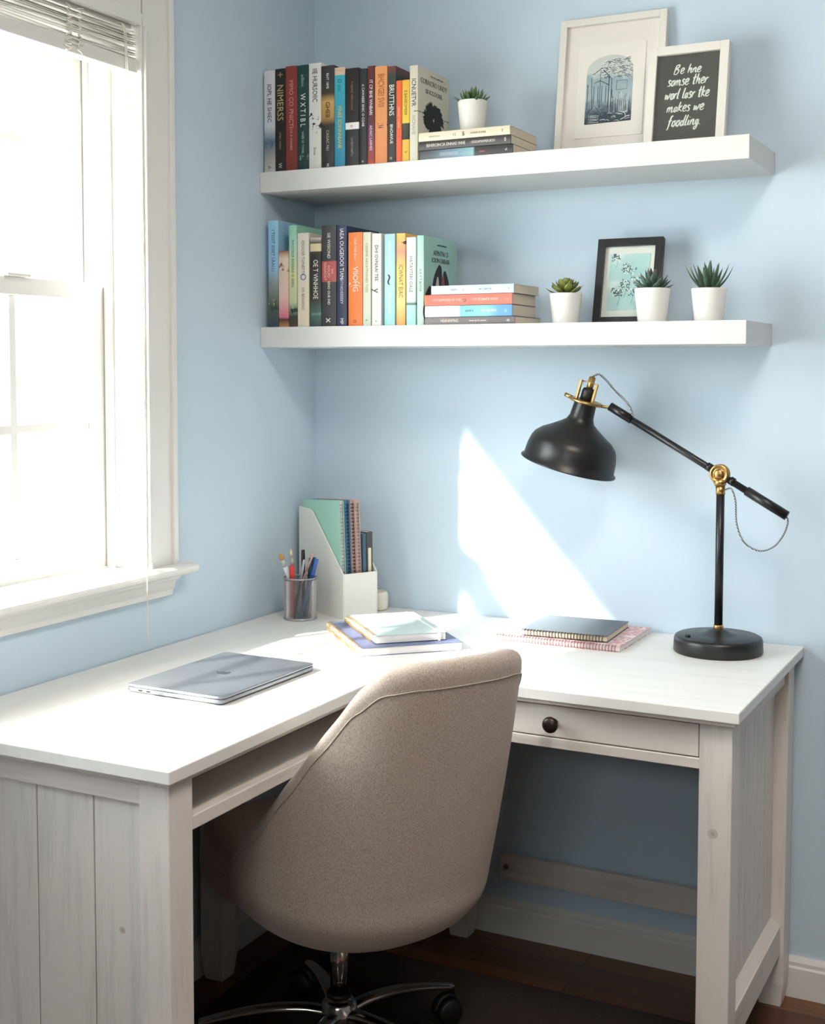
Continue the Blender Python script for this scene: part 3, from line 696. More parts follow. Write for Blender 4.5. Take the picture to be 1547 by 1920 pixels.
# smaller white frame with the hand-lettered saying
w, h = .170, .226
f2 = frame('smaller white frame with white handwriting on a dark grey sheet', w, h, .0185, .018, M_WF, (.8795, -.128, ZU+.0005), 0)
f2.rotation_euler = (R(-10), 0, 0)
sh = backing(f2, w, h, .0185, .018, mat('dark_grey_sheet', (74, 70, 67), .75), .0075, 'quote_sheet')
G = {  # single-stroke brush letters: list of strokes, x advance ~ width
 'B': (.75, [[(.15, .95), (.1, .5), (.05, -.05)], [(.1, .9), (.45, 1.0), (.5, .8), (.2, .55), (.5, .45), (.5, .15), (.3, -.05), (.05, .05)]]),
 'e': (.5, [[(.05, .25), (.3, .3), (.4, .5), (.25, .6), (.08, .4), (.1, .08), (.3, 0), (.5, .15)]]),
 'h': (.55, [[(.15, 1.0), (.08, .5), (.05, 0)], [(.06, .2), (.25, .5), (.38, .45), (.36, .2), (.42, 0), (.52, .1)]]),
 'n': (.52, [[(.08, .5), (.05, 0)], [(.06, .25), (.25, .52), (.36, .42), (.34, .15), (.42, 0), (.52, .12)]]),
 'u': (.52, [[(.08, .5), (.06, .15), (.18, 0), (.34, .3), (.38, .5), (.36, .1), (.5, .05)]]),
 's': (.42, [[(.38, .5), (.2, .58), (.12, .42), (.32, .2), (.25, 0), (.02, .02)]]),
 'm': (.8, [[(.08, .5), (.05, 0)], [(.06, .25), (.2, .5), (.3, .4), (.28, 0)], [(.3, .25), (.48, .52), (.58, .4), (.56, .1), (.66, 0), (.78, .12)]]),
 't': (.42, [[(.22, 1.0), (.15, .4), (.16, .02), (.32, .05)], [(-.02, .6), (.4, .68)]]),
 'r': (.42, [[(.08, .5), (.05, 0)], [(.06, .25), (.22, .5), (.4, .5)]]),
 'w': (.7, [[(.05, .5), (.08, .05), (.28, .4), (.34, .05), (.55, .3), (.6, .55), (.72, .5)]]),
 'o': (.46, [[(.3, .5), (.12, .45), (.08, .1), (.25, 0), (.38, .25), (.28, .52), (.45, .5)]]),
 'l': (.3, [[(.2, 1.0), (.1, .5), (.08, .05), (.24, .06)]]),
 'a': (.5, [[(.34, .48), (.12, .42), (.08, .1), (.22, .02), (.36, .3), (.36, .5), (.36, .1), (.5, .08)]]),
 'k': (.52, [[(.15, 1.0), (.08, .5), (.05, 0)], [(.4, .6), (.1, .28), (.3, .15), (.48, 0)]]),
 'f': (.4, [[(.4, .98), (.22, .95), (.15, .5), (.08, -.2), (-.04, -.3)], [(0, .5), (.34, .56)]]),
 'd': (.52, [[(.34, .45), (.12, .42), (.08, .08), (.24, .02), (.36, .3)], [(.46, 1.0), (.36, .4), (.36, .05), (.5, .08)]]),
 'i': (.26, [[(.1, .5), (.06, .08), (.22, .08)], [(.13, .74), (.14, .78)]]),
 'g': (.5, [[(.36, .48), (.12, .42), (.1, .12), (.24, .05), (.36, .45), (.3, -.2), (.12, -.42), (.02, -.25), (.3, -.05), (.5, .15)]]),
 '.': (.2, [[(.08, .0), (.1, .05)]]), ' ': (.4, [])}
b = NB()
def brush(s, cx, z, sc, squeeze=.92):
    tot = sum(G[c][0] for c in s)*sc*squeeze; x = cx-tot/2
    for c in s:
        for st in G[c][1]:
            P = [(x+(px_+.22*pz_)*sc*squeeze, z+pz_*sc) for px_, pz_ in st]
            ribbon(b, catmull([Vector(q) for q in P], 5), lambda t: sc*(.07+.075*abs(sin(2.6*t+.6))), .0072-1e-6*random.random())
        x += G[c][0]*sc*squeeze
brush('Be hne', w/2-.002, .166, .0195); brush('somse ther', w/2, .141, .0215, .82); brush('worl lasr tke', w/2, .112, .0225, .72); brush('makes we', w/2-.002, .084, .021, .86); brush('foodling.', w/2-.002, .053, .0225, .86)
obj('handwriting', b, M_WHITE, sh, fix=False)

# black frame, lower shelf
w, h = .146, .192
f3 = frame('black picture frame with teal and white blossom print on the lower shelf', w, h, .0165, .016, mat('black_frame_paint', (30, 29, 31), .4), (.762, -.100, ZL+.0005), 0)
f3.rotation_euler = (R(-12), 0, R(0))
backing(f3, w, h, .0165, .016, mat('white_mat', (232, 228, 224), .8), .009)
mT = bpy.data.materials.new('teal_print'); mT.use_nodes = True; N, L, bs = nodes(mT); n1 = noise(mT, (1, 1, 1), 14, 4)
r = ramp(mT, n1.outputs['Fac'], [(.38, (176, 208, 210)), (.52, (192, 218, 218)), (.62, (226, 234, 232))]); L.new(r.outputs['Color'], bs.inputs['Base Color']); bs.inputs['Roughness'].default_value = .8
b = NB(); box(b, .028, .118, .0078, .0088, .033, .158); pr = obj('print', b, mT, f3)
b = NB(); rnd = random.Random(5)
def sprig(x, z, n, s):
    ribbon(b, [(x, z), (x+s*.4, z-s), (x+s*.1, z-2.1*s)], .0007, .0075, 0)
    for k in range(n):
        a = rnd.uniform(0, 2*pi); q = rnd.uniform(.2, 1)*s; c = (x+cos(a)*q, z+sin(a)*q*.8); a2 = rnd.uniform(0, pi)
        ribbon(b, [(c[0]-.0028*cos(a2), c[1]-.0028*sin(a2)), c, (c[0]+.0028*cos(a2), c[1]+.0028*sin(a2))], lambda t: .0026*sin(pi*(t*.9+.05)), .0074-.0001*rnd.random(), rnd.choice((0, 0, 1)))
sprig(.042, .150, 26, .011); sprig(.072, .124, 46, .017); sprig(.064, .09, 30, .014); sprig(.05, .074, 44, .015); sprig(.09, .1, 18, .012); sprig(.08, .076, 20, .014)
obj('blossom_marks', b, [mat('slate_leaf_ink', (84, 104, 112), .8), mat('pale_petals', (240, 238, 236), .8)], pr, fix=False)

# ================================================================ DESK
ZT = .76
dl = thing('corner_desk', 'whitewashed wooden desk run under the window with an open cubby shelf', 'desk', (.27, -.65, 0))
O = Vector((.27, -.65, 0))
def dpart(name, b, m, par=None, bev=.0015, parent=None):
    o = obj(name, b, m, None, bev=bev)
    root = parent
    o.data.transform(Matrix.Translation(-root.location)); o.parent = root; return o
LY0, LX1 = -1.31, .545
b = NB(); box(b, .004, LX1, LY0, -.004, ZT-.021, ZT); dpart('desktop', b, M_TOPY, bev=.002, parent=dl)
b = NB(); box(b, .02, LX1-.008, LY0+.01, -.02, ZT-.029, ZT-.0212); dpart('desktop_moulding', b, M_DESKY, parent=dl)
ZM = ZT-.0292
def post(x0, x1, y0, y1, z0=0, z1=ZM, taper=True):
    b = NB()
    if taper:
        k = .006; zz = .05
        A = [b.verts.new(p) for p in ((x0+k, y0+k, z0), (x1-k, y0+k, z0), (x1-k, y1-k, z0), (x0+k, y1-k, z0))]
        B = [b.verts.new(p) for p in ((x0, y0, zz), (x1, y0, zz), (x1, y1, zz), (x0, y1, zz))]
        C_ = [b.verts.new(p) for p in ((x0, y0, z1), (x1, y0, z1), (x1, y1, z1), (x0, y1, z1))]
        b.faces.new(A[::-1]); b.faces.new(C_)
        for P, Q in ((A, B), (B, C_)):
            for i in range(4): b.faces.new((P[i], P[(i+1) % 4], Q[(i+1) % 4], Q[i]))
    else: box(b, x0, x1, y0, y1, z0, z1)
    return b
PY0 = LY0+.018
for (a, c, d_, e) in ((.474, .530, PY0, PY0+.057), (.006, .058, PY0, PY0+.057), (.02, .078, -.525, -.467), (.408, .466, -.078, -.026)):
    dpart('leg', post(a, c, d_, e), M_DESKV, parent=dl)
# end panel (faces the room), beadboard with two grooves in view
b = NB(); edges = [.058, .148, .262, .377, .474]
for i in range(4): box(b, edges[i]+(.0012 if i else 0), edges[i+1]-(.0012 if i < 3 else 0), PY0+.012, PY0+.026, .12, .694)
dpart('end_panel', b, M_DESKV, bev=.001, parent=dl)
b = NB(); box(b, .058, .474, PY0+.020, PY0+.028, .12, .70); dpart('panel_backing', b, M_GROOVE, bev=0, parent=dl)
b = NB(); box(b, .058, .474, PY0+.004, PY0+.034, .694, ZM); dpart('end_rail', b, M_DESKX, parent=dl)
b = NB(); box(b, .058, .474, PY0+.004, PY0+.034, .06, .12); dpart('end_rail', b, M_DESKX, parent=dl)
b = NB(); cyl(b, (.43, PY0+.0117, .49), (.43, PY0+.0121, .49), .006, 16); cyl(b, (.43, PY0+.0115, .49), (.43, PY0+.0118, .49), .0028, 12, mi=1)
dpart('knot', b, [mat('knot_ring', (204, 195, 186), .6), mat('knot_heart', (186, 170, 157), .6)], bev=0, parent=dl)
# long front face rails and cubby
b = NB(); box(b, .508, .529, PY0+.057, -.60, .728, ZM); dpart('front_rail', b, M_DESKY, parent=dl)
b = NB(); box(b, .508, .529, PY0+.057, -.60, .647, .669); dpart('shelf_edge', b, M_DESKY, parent=dl)
b = NB(); box(b, .09, .508, PY0+.04, -.60, .647, .663); dpart('cubby_shelf', b, M_DESKY, parent=dl)
b = NB(); box(b, .075, .09, PY0+.04, -.60, .647, ZM); dpart('cubby_back', b, M_DESKY, parent=dl)
b = NB(); box(b, .09, .508, -.60, -.585, .647, ZM); dpart('cubby_side', b, M_DESKX, parent=dl)
b = NB(); box(b, .026, .044, -.467, -.072+.03, .145, .20); dpart('stretcher', b, M_DESKY, parent=dl)

dr = thing('desk', 'whitewashed wooden desk run with one drawer along the right side', 'desk', (.87, -.3, 0))
RY0 = -.600
b = NB(); prism(b, [(.5458, -.004), (.5458, -.556), (.56, RY0+.03), (.60, RY0-.004), (1.208, RY0-.004), (1.208, -.004)], ZT-.021, ZT, 'z'); dpart('desktop', b, M_TOPX, bev=.002, parent=dr)
b = NB(); box(b, .60, 1.200, RY0+.004, -.02, ZT-.029, ZT-.0212); dpart('desktop_moulding', b, M_DESKX, parent=dr)
for (a, c, d_, e) in ((1.134, 1.192, RY0+.018, RY0+.076), (1.134, 1.192, -.078, -.020)):
    dpart('leg', post(a, c, d_, e, z0=0), M_DESKV, parent=dr)
FY = RY0+.022
b = NB(); box(b, .612, 1.134, FY, FY+.02, .7265, ZM); dpart('front_rail', b, M_DESKX, parent=dr)
b = NB(); box(b, .612, 1.134, FY, FY+.02, .645, .664); dpart('front_rail', b, M_DESKX, parent=dr)
b = NB(); box(b, .615, 1.131, FY+.002, FY+.018, .6662, .7243); dd = dpart('drawer', b, M_DESKX, bev=.0012, parent=dr)
b = NB(); box(b, .62, 1.128, FY+.019, FY+.40, .655, ZM); dpart('drawer_box', b, M_DESKX, bev=0, parent=dr)
b = NB(); mt = Matrix.Translation((.862-.87, FY+.002+.3, .694)) @ Matrix.Rotation(R(90), 4, 'X')
lathe(b, [(0, 0), (.007, 0), (.0055, .004), (.005, .010), (.009, .014), (.0135, .017), (.0152, .021), (.0145, .025), (.011, .0285), (.005, .030), (0, .0303)], 28, mt=mt)
obj('knob', b, M_KNOB, dd)
# right end: recessed beadboard between posts
b = NB(); ys = [RY0+.076, -.44, -.355, -.27, -.185, -.078]
for i in range(5): box(b, 1.150, 1.164, ys[i]+(.0012 if i else 0), ys[i+1]-(.0012 if i < 4 else 0), .185, .70)
dpart('end_panel', b, M_DESKV, bev=.001, parent=dr)
b = NB(); box(b, 1.146, 1.156, RY0+.076, -.078, .185, .70); dpart('panel_backing', b, M_GROOVE, bev=0, parent=dr)
b = NB(); box(b, 1.146, 1.184, RY0+.076, -.078, .692, ZM); dpart('end_rail', b, M_DESKY, parent=dr)
b = NB(); box(b, 1.146, 1.184, RY0+.076, -.078, .115, .178); prism(b, [(1.164, .178), (1.182, .178), (1.176, .184), (1.168, .192), (1.164, .196)], RY0+.076, -.078, 'y'); dpart('end_rail', b, M_DESKY, parent=dr)
b = NB(); cyl(b, (1.160, RY0+.0180, .535), (1.160, RY0+.0177, .535), .009, 16); cyl(b, (1.160, RY0+.0177, .535), (1.160, RY0+.0175, .535), .004, 12, mi=1)
dpart('knot', b, [MC['knot_ring'], MC['knot_heart']], bev=0, parent=dr)
b = NB(); box(b, .528, 1.134, -.040, -.022, .146, .206); st = dpart('stretcher', b, M_DESKX, parent=dr)
b = NB(); cyl(b, (.545-.87, -.040+.3, .178), (.545-.87, -.0445+.3, .178), .006, 14); obj('bolt_cover', b, mat('brown_cap', (120, 100, 84), .6), st)

# ================================================================ CHAIR
CH = (.472, -.696)
FAZ = math.atan2(.47, -.88)           # facing direction
ch = thing('office_chair', 'beige upholstered swivel chair with curved tub back on a chrome base', 'chair', (CH[0], CH[1], 0.009), (0, 0, FAZ-pi/2))
# local frame: +y forward, +x chair's right, back towards -y
def sup(th, n):
    s, c = sin(th), cos(th); return (math.copysign(abs(s)**(2/n), s), math.copysign(abs(c)**(2/n), c))
def rimz(deg):
    tb = [(0, .848), (22, .847), (38, .838), (50, .80), (62, .725), (75, .63), (88, .53), (102, .44)]
    d = abs(deg)
    for (a, za), (c, zc) in zip(tb, tb[1:]):
        if d <= c:
            t = (d-a)/(c-a); t = t*t*(3-2*t)*.35+t*.65; return za+(zc-za)*t
    return tb[-1][1]
Z0, ZS = .286, .410
def shell_pt(deg, v, off=0):
    """outer surface; v 0 bottom centre, .35 widest, 1 rim; off = inward offset"""
    th = R(deg); zr = rimz(deg)
    if v < .35:
        q = v/.35; rad = sin(q*pi/2)**.85; z = Z0+(ZS-Z0)*(1-cos(q*pi/2)); lean = 0; tap = 1
    else:
        q = (v-.35)/.65; z = ZS+(zr-ZS)*q; rad = 1
    h = max(0, (z-ZS)/(.838-ZS))
    if v >= .35: tap = 1-.15*h**1.5
    n = 2.25+.5*h
    s, c = sup(th, n)
    a = (.238*tap-off)*rad; bb = (.250+.03*h-off)*rad
    cy = -.055-.082*h
    return Vector((s*a, cy-c*bb, z+(off*.9 if v < .3 else 0)))
def grid(bm, degs, vs, fn, flip=False):
    g = [[bm.verts.new(fn(d, v)) for v in vs] for d in degs]
    for i in range(len(degs)-1):
        for j in range(len(vs)-1):
            f = bm.faces.new((g[i][j], g[i+1][j], g[i+1][j+1], g[i][j+1])); f.smooth = True
    return g
DEG = [-101+202*i/56 for i in range(57)]; VS = [0.02]+[j/30 for j in range(1, 31)]
b = NB(); TK = .046
g1 = grid(b, DEG, VS, lambda d, v: shell_pt(d, v, 0)); g2 = grid(b, DEG, VS, lambda d, v: shell_pt(d, v, TK))
# rounded rim between the outer and inner skins, and rounded ends
def bridge(A, B, ups):
    prev = A
    for (t, u) in ((.15, .75), (.5, 1.0), (.85, .75)):
        cur = [b.verts.new(p.co.lerp(q.co, t)+w_*u) for p, q, w_ in zip(A, B, ups)]
        for i in range(len(A)-1): b.faces.new((prev[i], prev[i+1], cur[i+1], cur[i])).smooth = True
        prev = cur
    for i in range(len(A)-1): b.faces.new((prev[i], prev[i+1], B[i+1], B[i])).smooth = True
A = [g[-1] for g in g1]; B = [g[-1] for g in g2]
ups = []
for g in g1:
    t = (g[-1].co-g[-3].co).normalized(); ups.append(Vector((0, 0, .016))*.6+t*.010)
bridge(A, B, ups)
for gi in (0, -1):
    A = g1[gi]; B = g2[gi]; bridge(A, B, [Vector((0, .010, 0)) for _ in A])
bmesh.ops.remove_doubles(b, verts=b.verts, dist=.0004)
sh = obj('backrest', b, M_FABRIC, ch, smooth=True)
sub = sh.modifiers.new('sub', 'SUBSURF'); sub.levels = 1; sub.render_levels = 1
# seam piping just outside the rim
b = NB(); pts = []
for i in range(0, 57):
    d = DEG[i]; zr = rimz(d); v = 1-.65*(.026/(zr-ZS+.001)) if zr-ZS > .05 else .8
    P = shell_pt(d, max(.6, v), -.0006); pts.append(P)
tube(b, catmull(pts, 2), .0010, 6)
obj('seam', b, M_SEAM, ch)
# seat cushion
b = NB(); rings = []
prof = [(0, .345), (.5, .342), (.86, .345), (.97, .36), (1.0, .39), (.995, .435), (.95, .460), (.8, .474), (.4, .478), (0, .479)]
NS = 48
for (k, z) in prof:
    if k == 0: rings.append([b.verts.new((0, 0, z))]*NS); continue
    rg = []
    for i in range(NS):
        a = 2*pi*i/NS; s, c = sup(a, 3.0); rg.append(b.verts.new((s*.228*k, .035+c*.228*k, z-(.02*(c > 0)*max(0, c)**2 if z < .45 else 0.008*max(0, c)**4))))
    rings.append(rg)
for A, B in zip(rings, rings[1:]):
    for i in range(NS):
        q = []
        for v in (A[i], A[(i+1) % NS], B[(i+1) % NS], B[i]):
            if v not in q: q.append(v)
        b.faces.new(q).smooth = True
obj('seat', b, M_FABRIC, ch, smooth=True)
# front underside skirt of the seat, upholstered
b = NB(); box(b, -.1, .1, -.1, .1, .27, .305); obj('mechanism_plate', b, M_BLACKP, ch, bev=.01)
b = NB(); cyl(b, (0, 0, .125), (0, 0, .275), .0175, 28); obj('gas_lift', b, M_CHROME, ch)
b = NB(); lathe(b, [(.0, .07), (.034, .07), (.037, .085), (.034, .118), (.028, .125), (.021, .127), (.021, .131), (0, .131)], 32); hub = obj('base_hub', b, M_CHROME, ch)
b = NB(); lathe(b, [(.019, .1312), (.024, .1312), (.024, .139), (.019, .139)], 28); obj('hub_collar', b, M_BLACKP, ch)
caz0 = 62
for k in range(5):
    a = R(caz0+72*k)-(FAZ-pi/2); d = Vector((cos(a), sin(a), 0)); n_ = Vector((-sin(a), cos(a), 0))
    b = NB()
    P = [d*.026+Vector((0, 0, .100)), d*.07+Vector((0, 0, .106)), d*.14+Vector((0, 0, .103)), d*.21+Vector((0, 0, .090)), d*.27+Vector((0, 0, .074))]
    tube(b, catmull(P, 5), lambda t: .0165-.005*t, 12, flat=.62)
    lg = obj('base_leg', b, M_CHROME, ch)
    c = d*.272
    b = NB(); cyl(b, c+Vector((0, 0, .058)), c+Vector((0, 0, .078)), .0055, 12)
    hz = random.uniform(0, pi); ax = Vector((cos(hz), sin(hz), 0)); of = Vector((-sin(hz), cos(hz), 0))*.012
    cc = c+of+Vector((0, 0, .027))
    for s in (-1, 1):
        mt = Matrix.Translation(cc+ax*(.004*s)) @ (ax*s).to_track_quat('Z', 'Y').to_matrix().to_4x4()
        lathe(b, [(0, 0), (.024, 0), (.0268, .003), (.0268, .014), (.023, .018), (0, .019)], 28, mt=mt)
    tube(b, catmull([cc+of*-2.0+Vector((0, 0, .01)), cc+of*-.8+Vector((0, 0, .030)), cc+of*1.2+Vector((0, 0, .028)), cc+of*2.4+Vector((0, 0, .006))], 5), .0105, 8, flat=.5)
    obj('caster', b, M_BLACKP, lg)

# rug
b = NB(); box(b, .11, 1.10, -1.22, -.235, .0005, .008); o = obj('area_rug', b, M_RUG, bev=.003)
tag(o, 'dark charcoal rug lying on the wood floor under the swivel chair', 'rug')

# ================================================================ LAMP
lp = thing('desk_lamp', 'black desk lamp with brass joints and a bell shade on a swing arm', 'lamp', (1.057, -.135, ZT))
def LP(x, z, y=-.135): return Vector((x-1.057, y+.135, z-ZT))
b = NB(); lathe(b, [(0, 0), (.089, 0), (.0915, .003), (.0905, .026), (.0885, .0315), (.084, .034), (.05, .036), (.028, .040), (.016, .046), (.0085, .049), (0, .049)], 64); obj('lamp_base', b, M_BLACK, lp)
b = NB(); cyl(b, (-.052, -.045, .034), (-.052, -.045, .0385), .0055, 14); obj('switch', b, M_BLACKP, lp)
b = NB(); lathe(b, [(0, .047), (.0095, .047), (.0102, .049), (.0102, .054), (.0095, .056), (0, .056)], 24); obj('brass_collar', b, M_BRASS, lp)
b = NB(); cyl(b, (0, 0, .055), LP(1.057, 1.095), .0085, 24); obj('pole', b, M_BLACK, lp)
J = LP(1.055, 1.130)
b = NB(); cyl(b, LP(1.057, 1.088), LP(1.0565, 1.106), .0097, 24); cyl(b, LP(1.0565, 1.106), LP(1.0555, 1.118), .0115, 24, r2=.015)
mt = Matrix.Translation(J+Vector((0, .010, 0))) @ Matrix.Rotation(R(90), 4, 'X')
lathe(b, [(0, 0), (.0185, 0), (.020, .002), (.020, .006), (.0175, .007), (.0175, .013), (.020, .014), (.0205, .017), (.0195, .0195), (.0145, .020), (.014, .0185), (.0105, .0185), (.010, .021), (.006, .0225), (0, .023)], 36, mt=mt)
obj('brass_joint', b, M_BRASS, lp)
A0, A1 = LP(.817, 1.266), LP(1.192, 1.050)
ad_ = (A1-A0).normalized(); off = Vector((0, .002, 0))
b = NB(); cyl(b, A0+off, A1+off, .0072, 20); cyl(b, A0+off, A0+ad_*.055+off, .0095, 20); cyl(b, A1-ad_*.095+off, A1+off, .0100, 20)
jm = J+off; cyl(b, jm-ad_*.032, jm-ad_*.020, .0088, 20); cyl(b, jm+ad_*.024, jm+ad_*.034, .0088, 20)
obj('swing_arm', b, M_BLACK, lp)
# shade: axis tilted in the plane parallel to the wall
Rg = LP(.763, 1.2755); axd = Vector((-.0385, 0, -.137)).normalized()
q = axd.to_track_quat('Z', 'Y').to_matrix().to_4x4(); mt = Matrix.Translation(Rg) @ q
prof = [(.0245, 0), (.0245, .011), (.0262, .034), (.031, .045), (.041, .053), (.060, .066), (.078, .077), (.0895, .088), (.0945, .098), (.0985, .115), (.1005, .140), (.1055, .1435), (.1055, .146)]
b = NB(); lathe(b, prof+[(r_-.0012, t_) for r_, t_ in prof[::-1]], 72, mt=mt, cap=False)
obj('lamp_shade', b, [M_BLACK], lp)
b = NB(); lathe(b, [(r_-.0014, t_+.0002) for r_, t_ in prof[2:-1]], 72, mt=mt, cap=False); obj('shade_lining', b, mat('white_enamel', (230, 228, 222), .4), lp)
b = NB(); lathe(b, [(.022, -.003), (.036, -.003), (.037, 0), (.036, .003), (.0215, .003)], 40, mt=mt)
px_ = Vector((axd.z, 0, -axd.x))*-1; px_.normalize()      # across the shade, in plane, pointing right
if px_.x < 0: px_ = -px_
upv = -axd
for s in (-1, 1):
    c0 = Rg+px_*(.0185*s)+upv*.001; w_ = .0045; P = []
    bb = b
    for yy in (-w_, w_):
        for xx in (-.0022, .0022):
            for zz in (0, .043): P.append(bb.verts.new(c0+px_*(xx+s*.0)+Vector((0, yy-.012, 0))+upv*zz))
    idx = [(0, 2, 3, 1), (4, 5, 7, 6), (0, 1, 5, 4), (2, 6, 7, 3), (0, 4, 6, 2), (1, 3, 7, 5)]
    for f in idx: bb.faces.new([P[i] for i in f])
tube(b, [Rg+px_*-.0185+Vector((0, -.012, 0))+upv*.042, Rg+upv*.045+Vector((0, -.012, 0)), Rg+px_*.0185+Vector((0, -.012, 0))+upv*.042], .001, 6)
cyl(b, Rg+px_*-.050+upv*.002, Rg+px_*-.032, .0045, 12)
cyl(b, Rg+upv*.026, Rg+upv*.054, .0072, 20); cyl(b, Rg+upv*.054, Rg+upv*.056, .0072, 20, r2=.004)
tube(b, [Rg+px_*.033, Rg+px_*.045+Vector((0, .002, .001)), A0+off+ad_*.004], .0032, 8)
obj('brass_fork', b, M_BRASS, lp)
b = NB(); mtu = Matrix.Translation(Rg) @ (upv.to_track_quat('Z', 'Y').to_matrix().to_4x4()); lathe(b, [(0, .0), (.0145, .0), (.0145, .024), (.012, .029), (.006, .030), (0, .030)], 28, mt=mtu); obj('bulb_socket', b, M_BLACKP, lp)
b = NB(); lathe(b, [(0, .028), (.014, .030), (.020, .045), (.028, .062), (.030, .078), (.025, .095), (.012, .106), (0, .109)], 28, mt=mt); obj('bulb', b, mat('frosted_bulb', (236, 234, 228), .3), lp)
mC = mat('braided_cord', (120, 124, 130), .8); N, L, bs = nodes(mC)
tc = N.new('ShaderNodeTexCoord'); wv_ = N.new('ShaderNodeTexWave'); wv_.inputs['Scale'].default_value = 130; wv_.bands_direction = 'DIAGONAL'; L.new(tc.outputs['Object'], wv_.inputs['Vector'])
r = ramp(mC, wv_.outputs['Fac'], [(.4, (44, 46, 50)), (.6, (180, 182, 184))]); L.new(r.outputs['Color'], bs.inputs['Base Color'])
top = Rg+upv*.056
b = NB(); tube(b, catmull([top, top+Vector((.008, 0, .004)), LP(.795, 1.333), LP(.812, 1.318), LP(.828, 1.300), LP(.847, 1.283), LP(.862, 1.265), LP(.870, 1.2405)+Vector((0, .0, 0))], 7), .0021, 8); obj('upper_cord', b, mC, lp)
b = NB(); tube(b, catmull([LP(1.060, 1.098)+Vector((.006, 0, 0)), LP(1.079, 1.100), LP(1.088, 1.075), LP(1.091, 1.030), LP(1.106, .993), LP(1.136, .976), LP(1.165, .985), LP(1.185, 1.010), LP(1.194, 1.038), LP(1.189, 1.052)], 7), .0018, 8); obj('lower_cord', b, mC, lp)

# ================================================================ DESK ITEMS
# laptop
lt = thing('laptop', 'closed space-grey laptop lying on the desk under the window', 'laptop', (.2935, -.8175, ZT), (0, 0, R(-1.0)))
def rrect(w, h, r, n=7):
    pts = []
    for (cx, cy, a0) in ((w/2-r, h/2-r, 0), (-w/2+r, h/2-r, 90), (-w/2+r, -h/2+r, 180), (w/2-r, -h/2+r, 270)):
        for k in range(n): a = R(a0+90*k/(n-1)); pts.append((cx+r*cos(a), cy+r*sin(a)))
    return pts
M_ALU = mat('space_grey_aluminium', (158, 160, 166), .36, .85)
b = NB(); prism(b, rrect(.214, .304, .011), .0022, .0098, 'z'); lt_b = obj('laptop_base', b, M_ALU, lt, bev=.0022, seg=3)
b = NB(); prism(b, rrect(.214, .304, .011), .0104, .0152, 'z'); lid = obj('lid', b, M_ALU, lt, bev=.0018, seg=3)
b = NB(); box(b, -.1, .1, -.145, .145, .0095, .0106); obj('lid_gap', b, M_INK, lt)
b = NB()   # rounded fruit-like emblem with a leaf
ep = []
for k in range(40):
    a = 2*pi*k/40; rr = .0125*(1-.10*abs(cos(a))**8-.06*(1 if abs(a-3*pi/2) < .3 else 0)); x_, y_ = rr*cos(a), rr*1.08*sin(a)
    if cos(a) > .2 and abs(y_-.001) < .0065: x_ -= .0045*(1-abs(y_-.001)/.0065)
    ep.append((x_, y_))
prism(b, ep, .0151, .01535, 'z'); prism(b, [(0, .0145), (.003, .0155), (.0048, .0195), (.0012, .0185)], .0151, .01535, 'z')
bmesh.ops.rotate(b, verts=b.verts, cent=(0, 0, 0), matrix=Matrix.Rotation(R(90), 3, 'Z'))
obj('lid_emblem', b, mat('emblem_grey', (96, 98, 104), .25, .8), lid)
b = NB()
for x in (-.073, -.055): prism(b, [(x+p_[0], p_[1]+.0062) for p_ in rrect(.009, .0032, .0015, 4)], -.1526, -.1500, 'y')
obj('ports', b, M_INK, lt_b)
b = NB()
for (x, y) in ((-.09, -.13), (.09, -.13), (-.09, .13), (.09, .13)): cyl(b, (x, y, 0), (x, y, .0023), .006, 12)
obj('foot_pads', b, M_BLACKP, lt)

# spiral notebooks --------------------------------------------------
def coil(bm, p0, p1, n, r, wr, axis_up=Vector((0, 0, 1)), cen=None):
    p0 = Vector(p0); p1 = Vector(p1); d = (p1-p0).normalized(); s = d.cross(axis_up).normalized(); u_ = s.cross(d)
    for i in range(n):
        c = p0.lerp(p1, (i+.5)/n)
        for dd in (-.0009, .0009):
            tube(bm, [c+d*dd+s*cos(a)*r+u_*sin(a)*r for a in [2*pi*k/10 for k in range(10)]], wr, 5, closed=True)
def notebook(label, loc, rz, w, l, th, mc, z0=0, coil_side=None, mcoil=M_SILVER, n=24, pages=M_WPAPER, name='notebook', tilt=None, lay=True, mback=None, group=None):
    """w along local x, l along local y; coil_side 'x-' or 'y-'"""
    t = thing(name, label, 'notebook', loc, (0, 0, rz), group)
    b = NB(); box(b, -w/2, w/2, -l/2, l/2, 0, .0012); obj('back_cover', b, mback or mc, t)
    b = NB(); box(b, -w/2, w/2, -l/2, l/2, th-.0012, th); obj('front_cover', b, mc, t)
    b = NB(); e = .0015; box(b, -w/2+(.004 if coil_side == 'x-' else e), w/2-e, -l/2+(.004 if coil_side == 'y-' else e), l/2-e, .0013, th-.0013); obj('page_block', b, pages, t)
    if coil_side:
        b = NB(); r_ = th/2+.0006
        if coil_side == 'x-': coil(b, (-w/2+.0015, -l/2+.006, th/2), (-w/2+.0015, l/2-.006, th/2), n, r_, .0007)
        else: coil(b, (-w/2+.006, -l/2+.0015, th/2), (w/2-.006, -l/2+.0015, th/2), n, r_, .0007)
        obj('spiral_binding', b, mcoil, t)
    return t
ang = R(44)
ux = Vector((cos(ang), sin(ang))); uy = Vector((-sin(ang), cos(ang)))
M_SLATE = mat('slate_blue_cover', (98, 106, 138), .45); M_MINT = mat('pale_mint_cover', (188, 204, 202), .5)
nbA = notebook('larger slate blue notebook at the bottom of the desk corner stack', (.402, -.342, ZT), ang, .218, .288, .0175, M_SLATE, coil_side='x-', mcoil=M_GOLD, n=34)
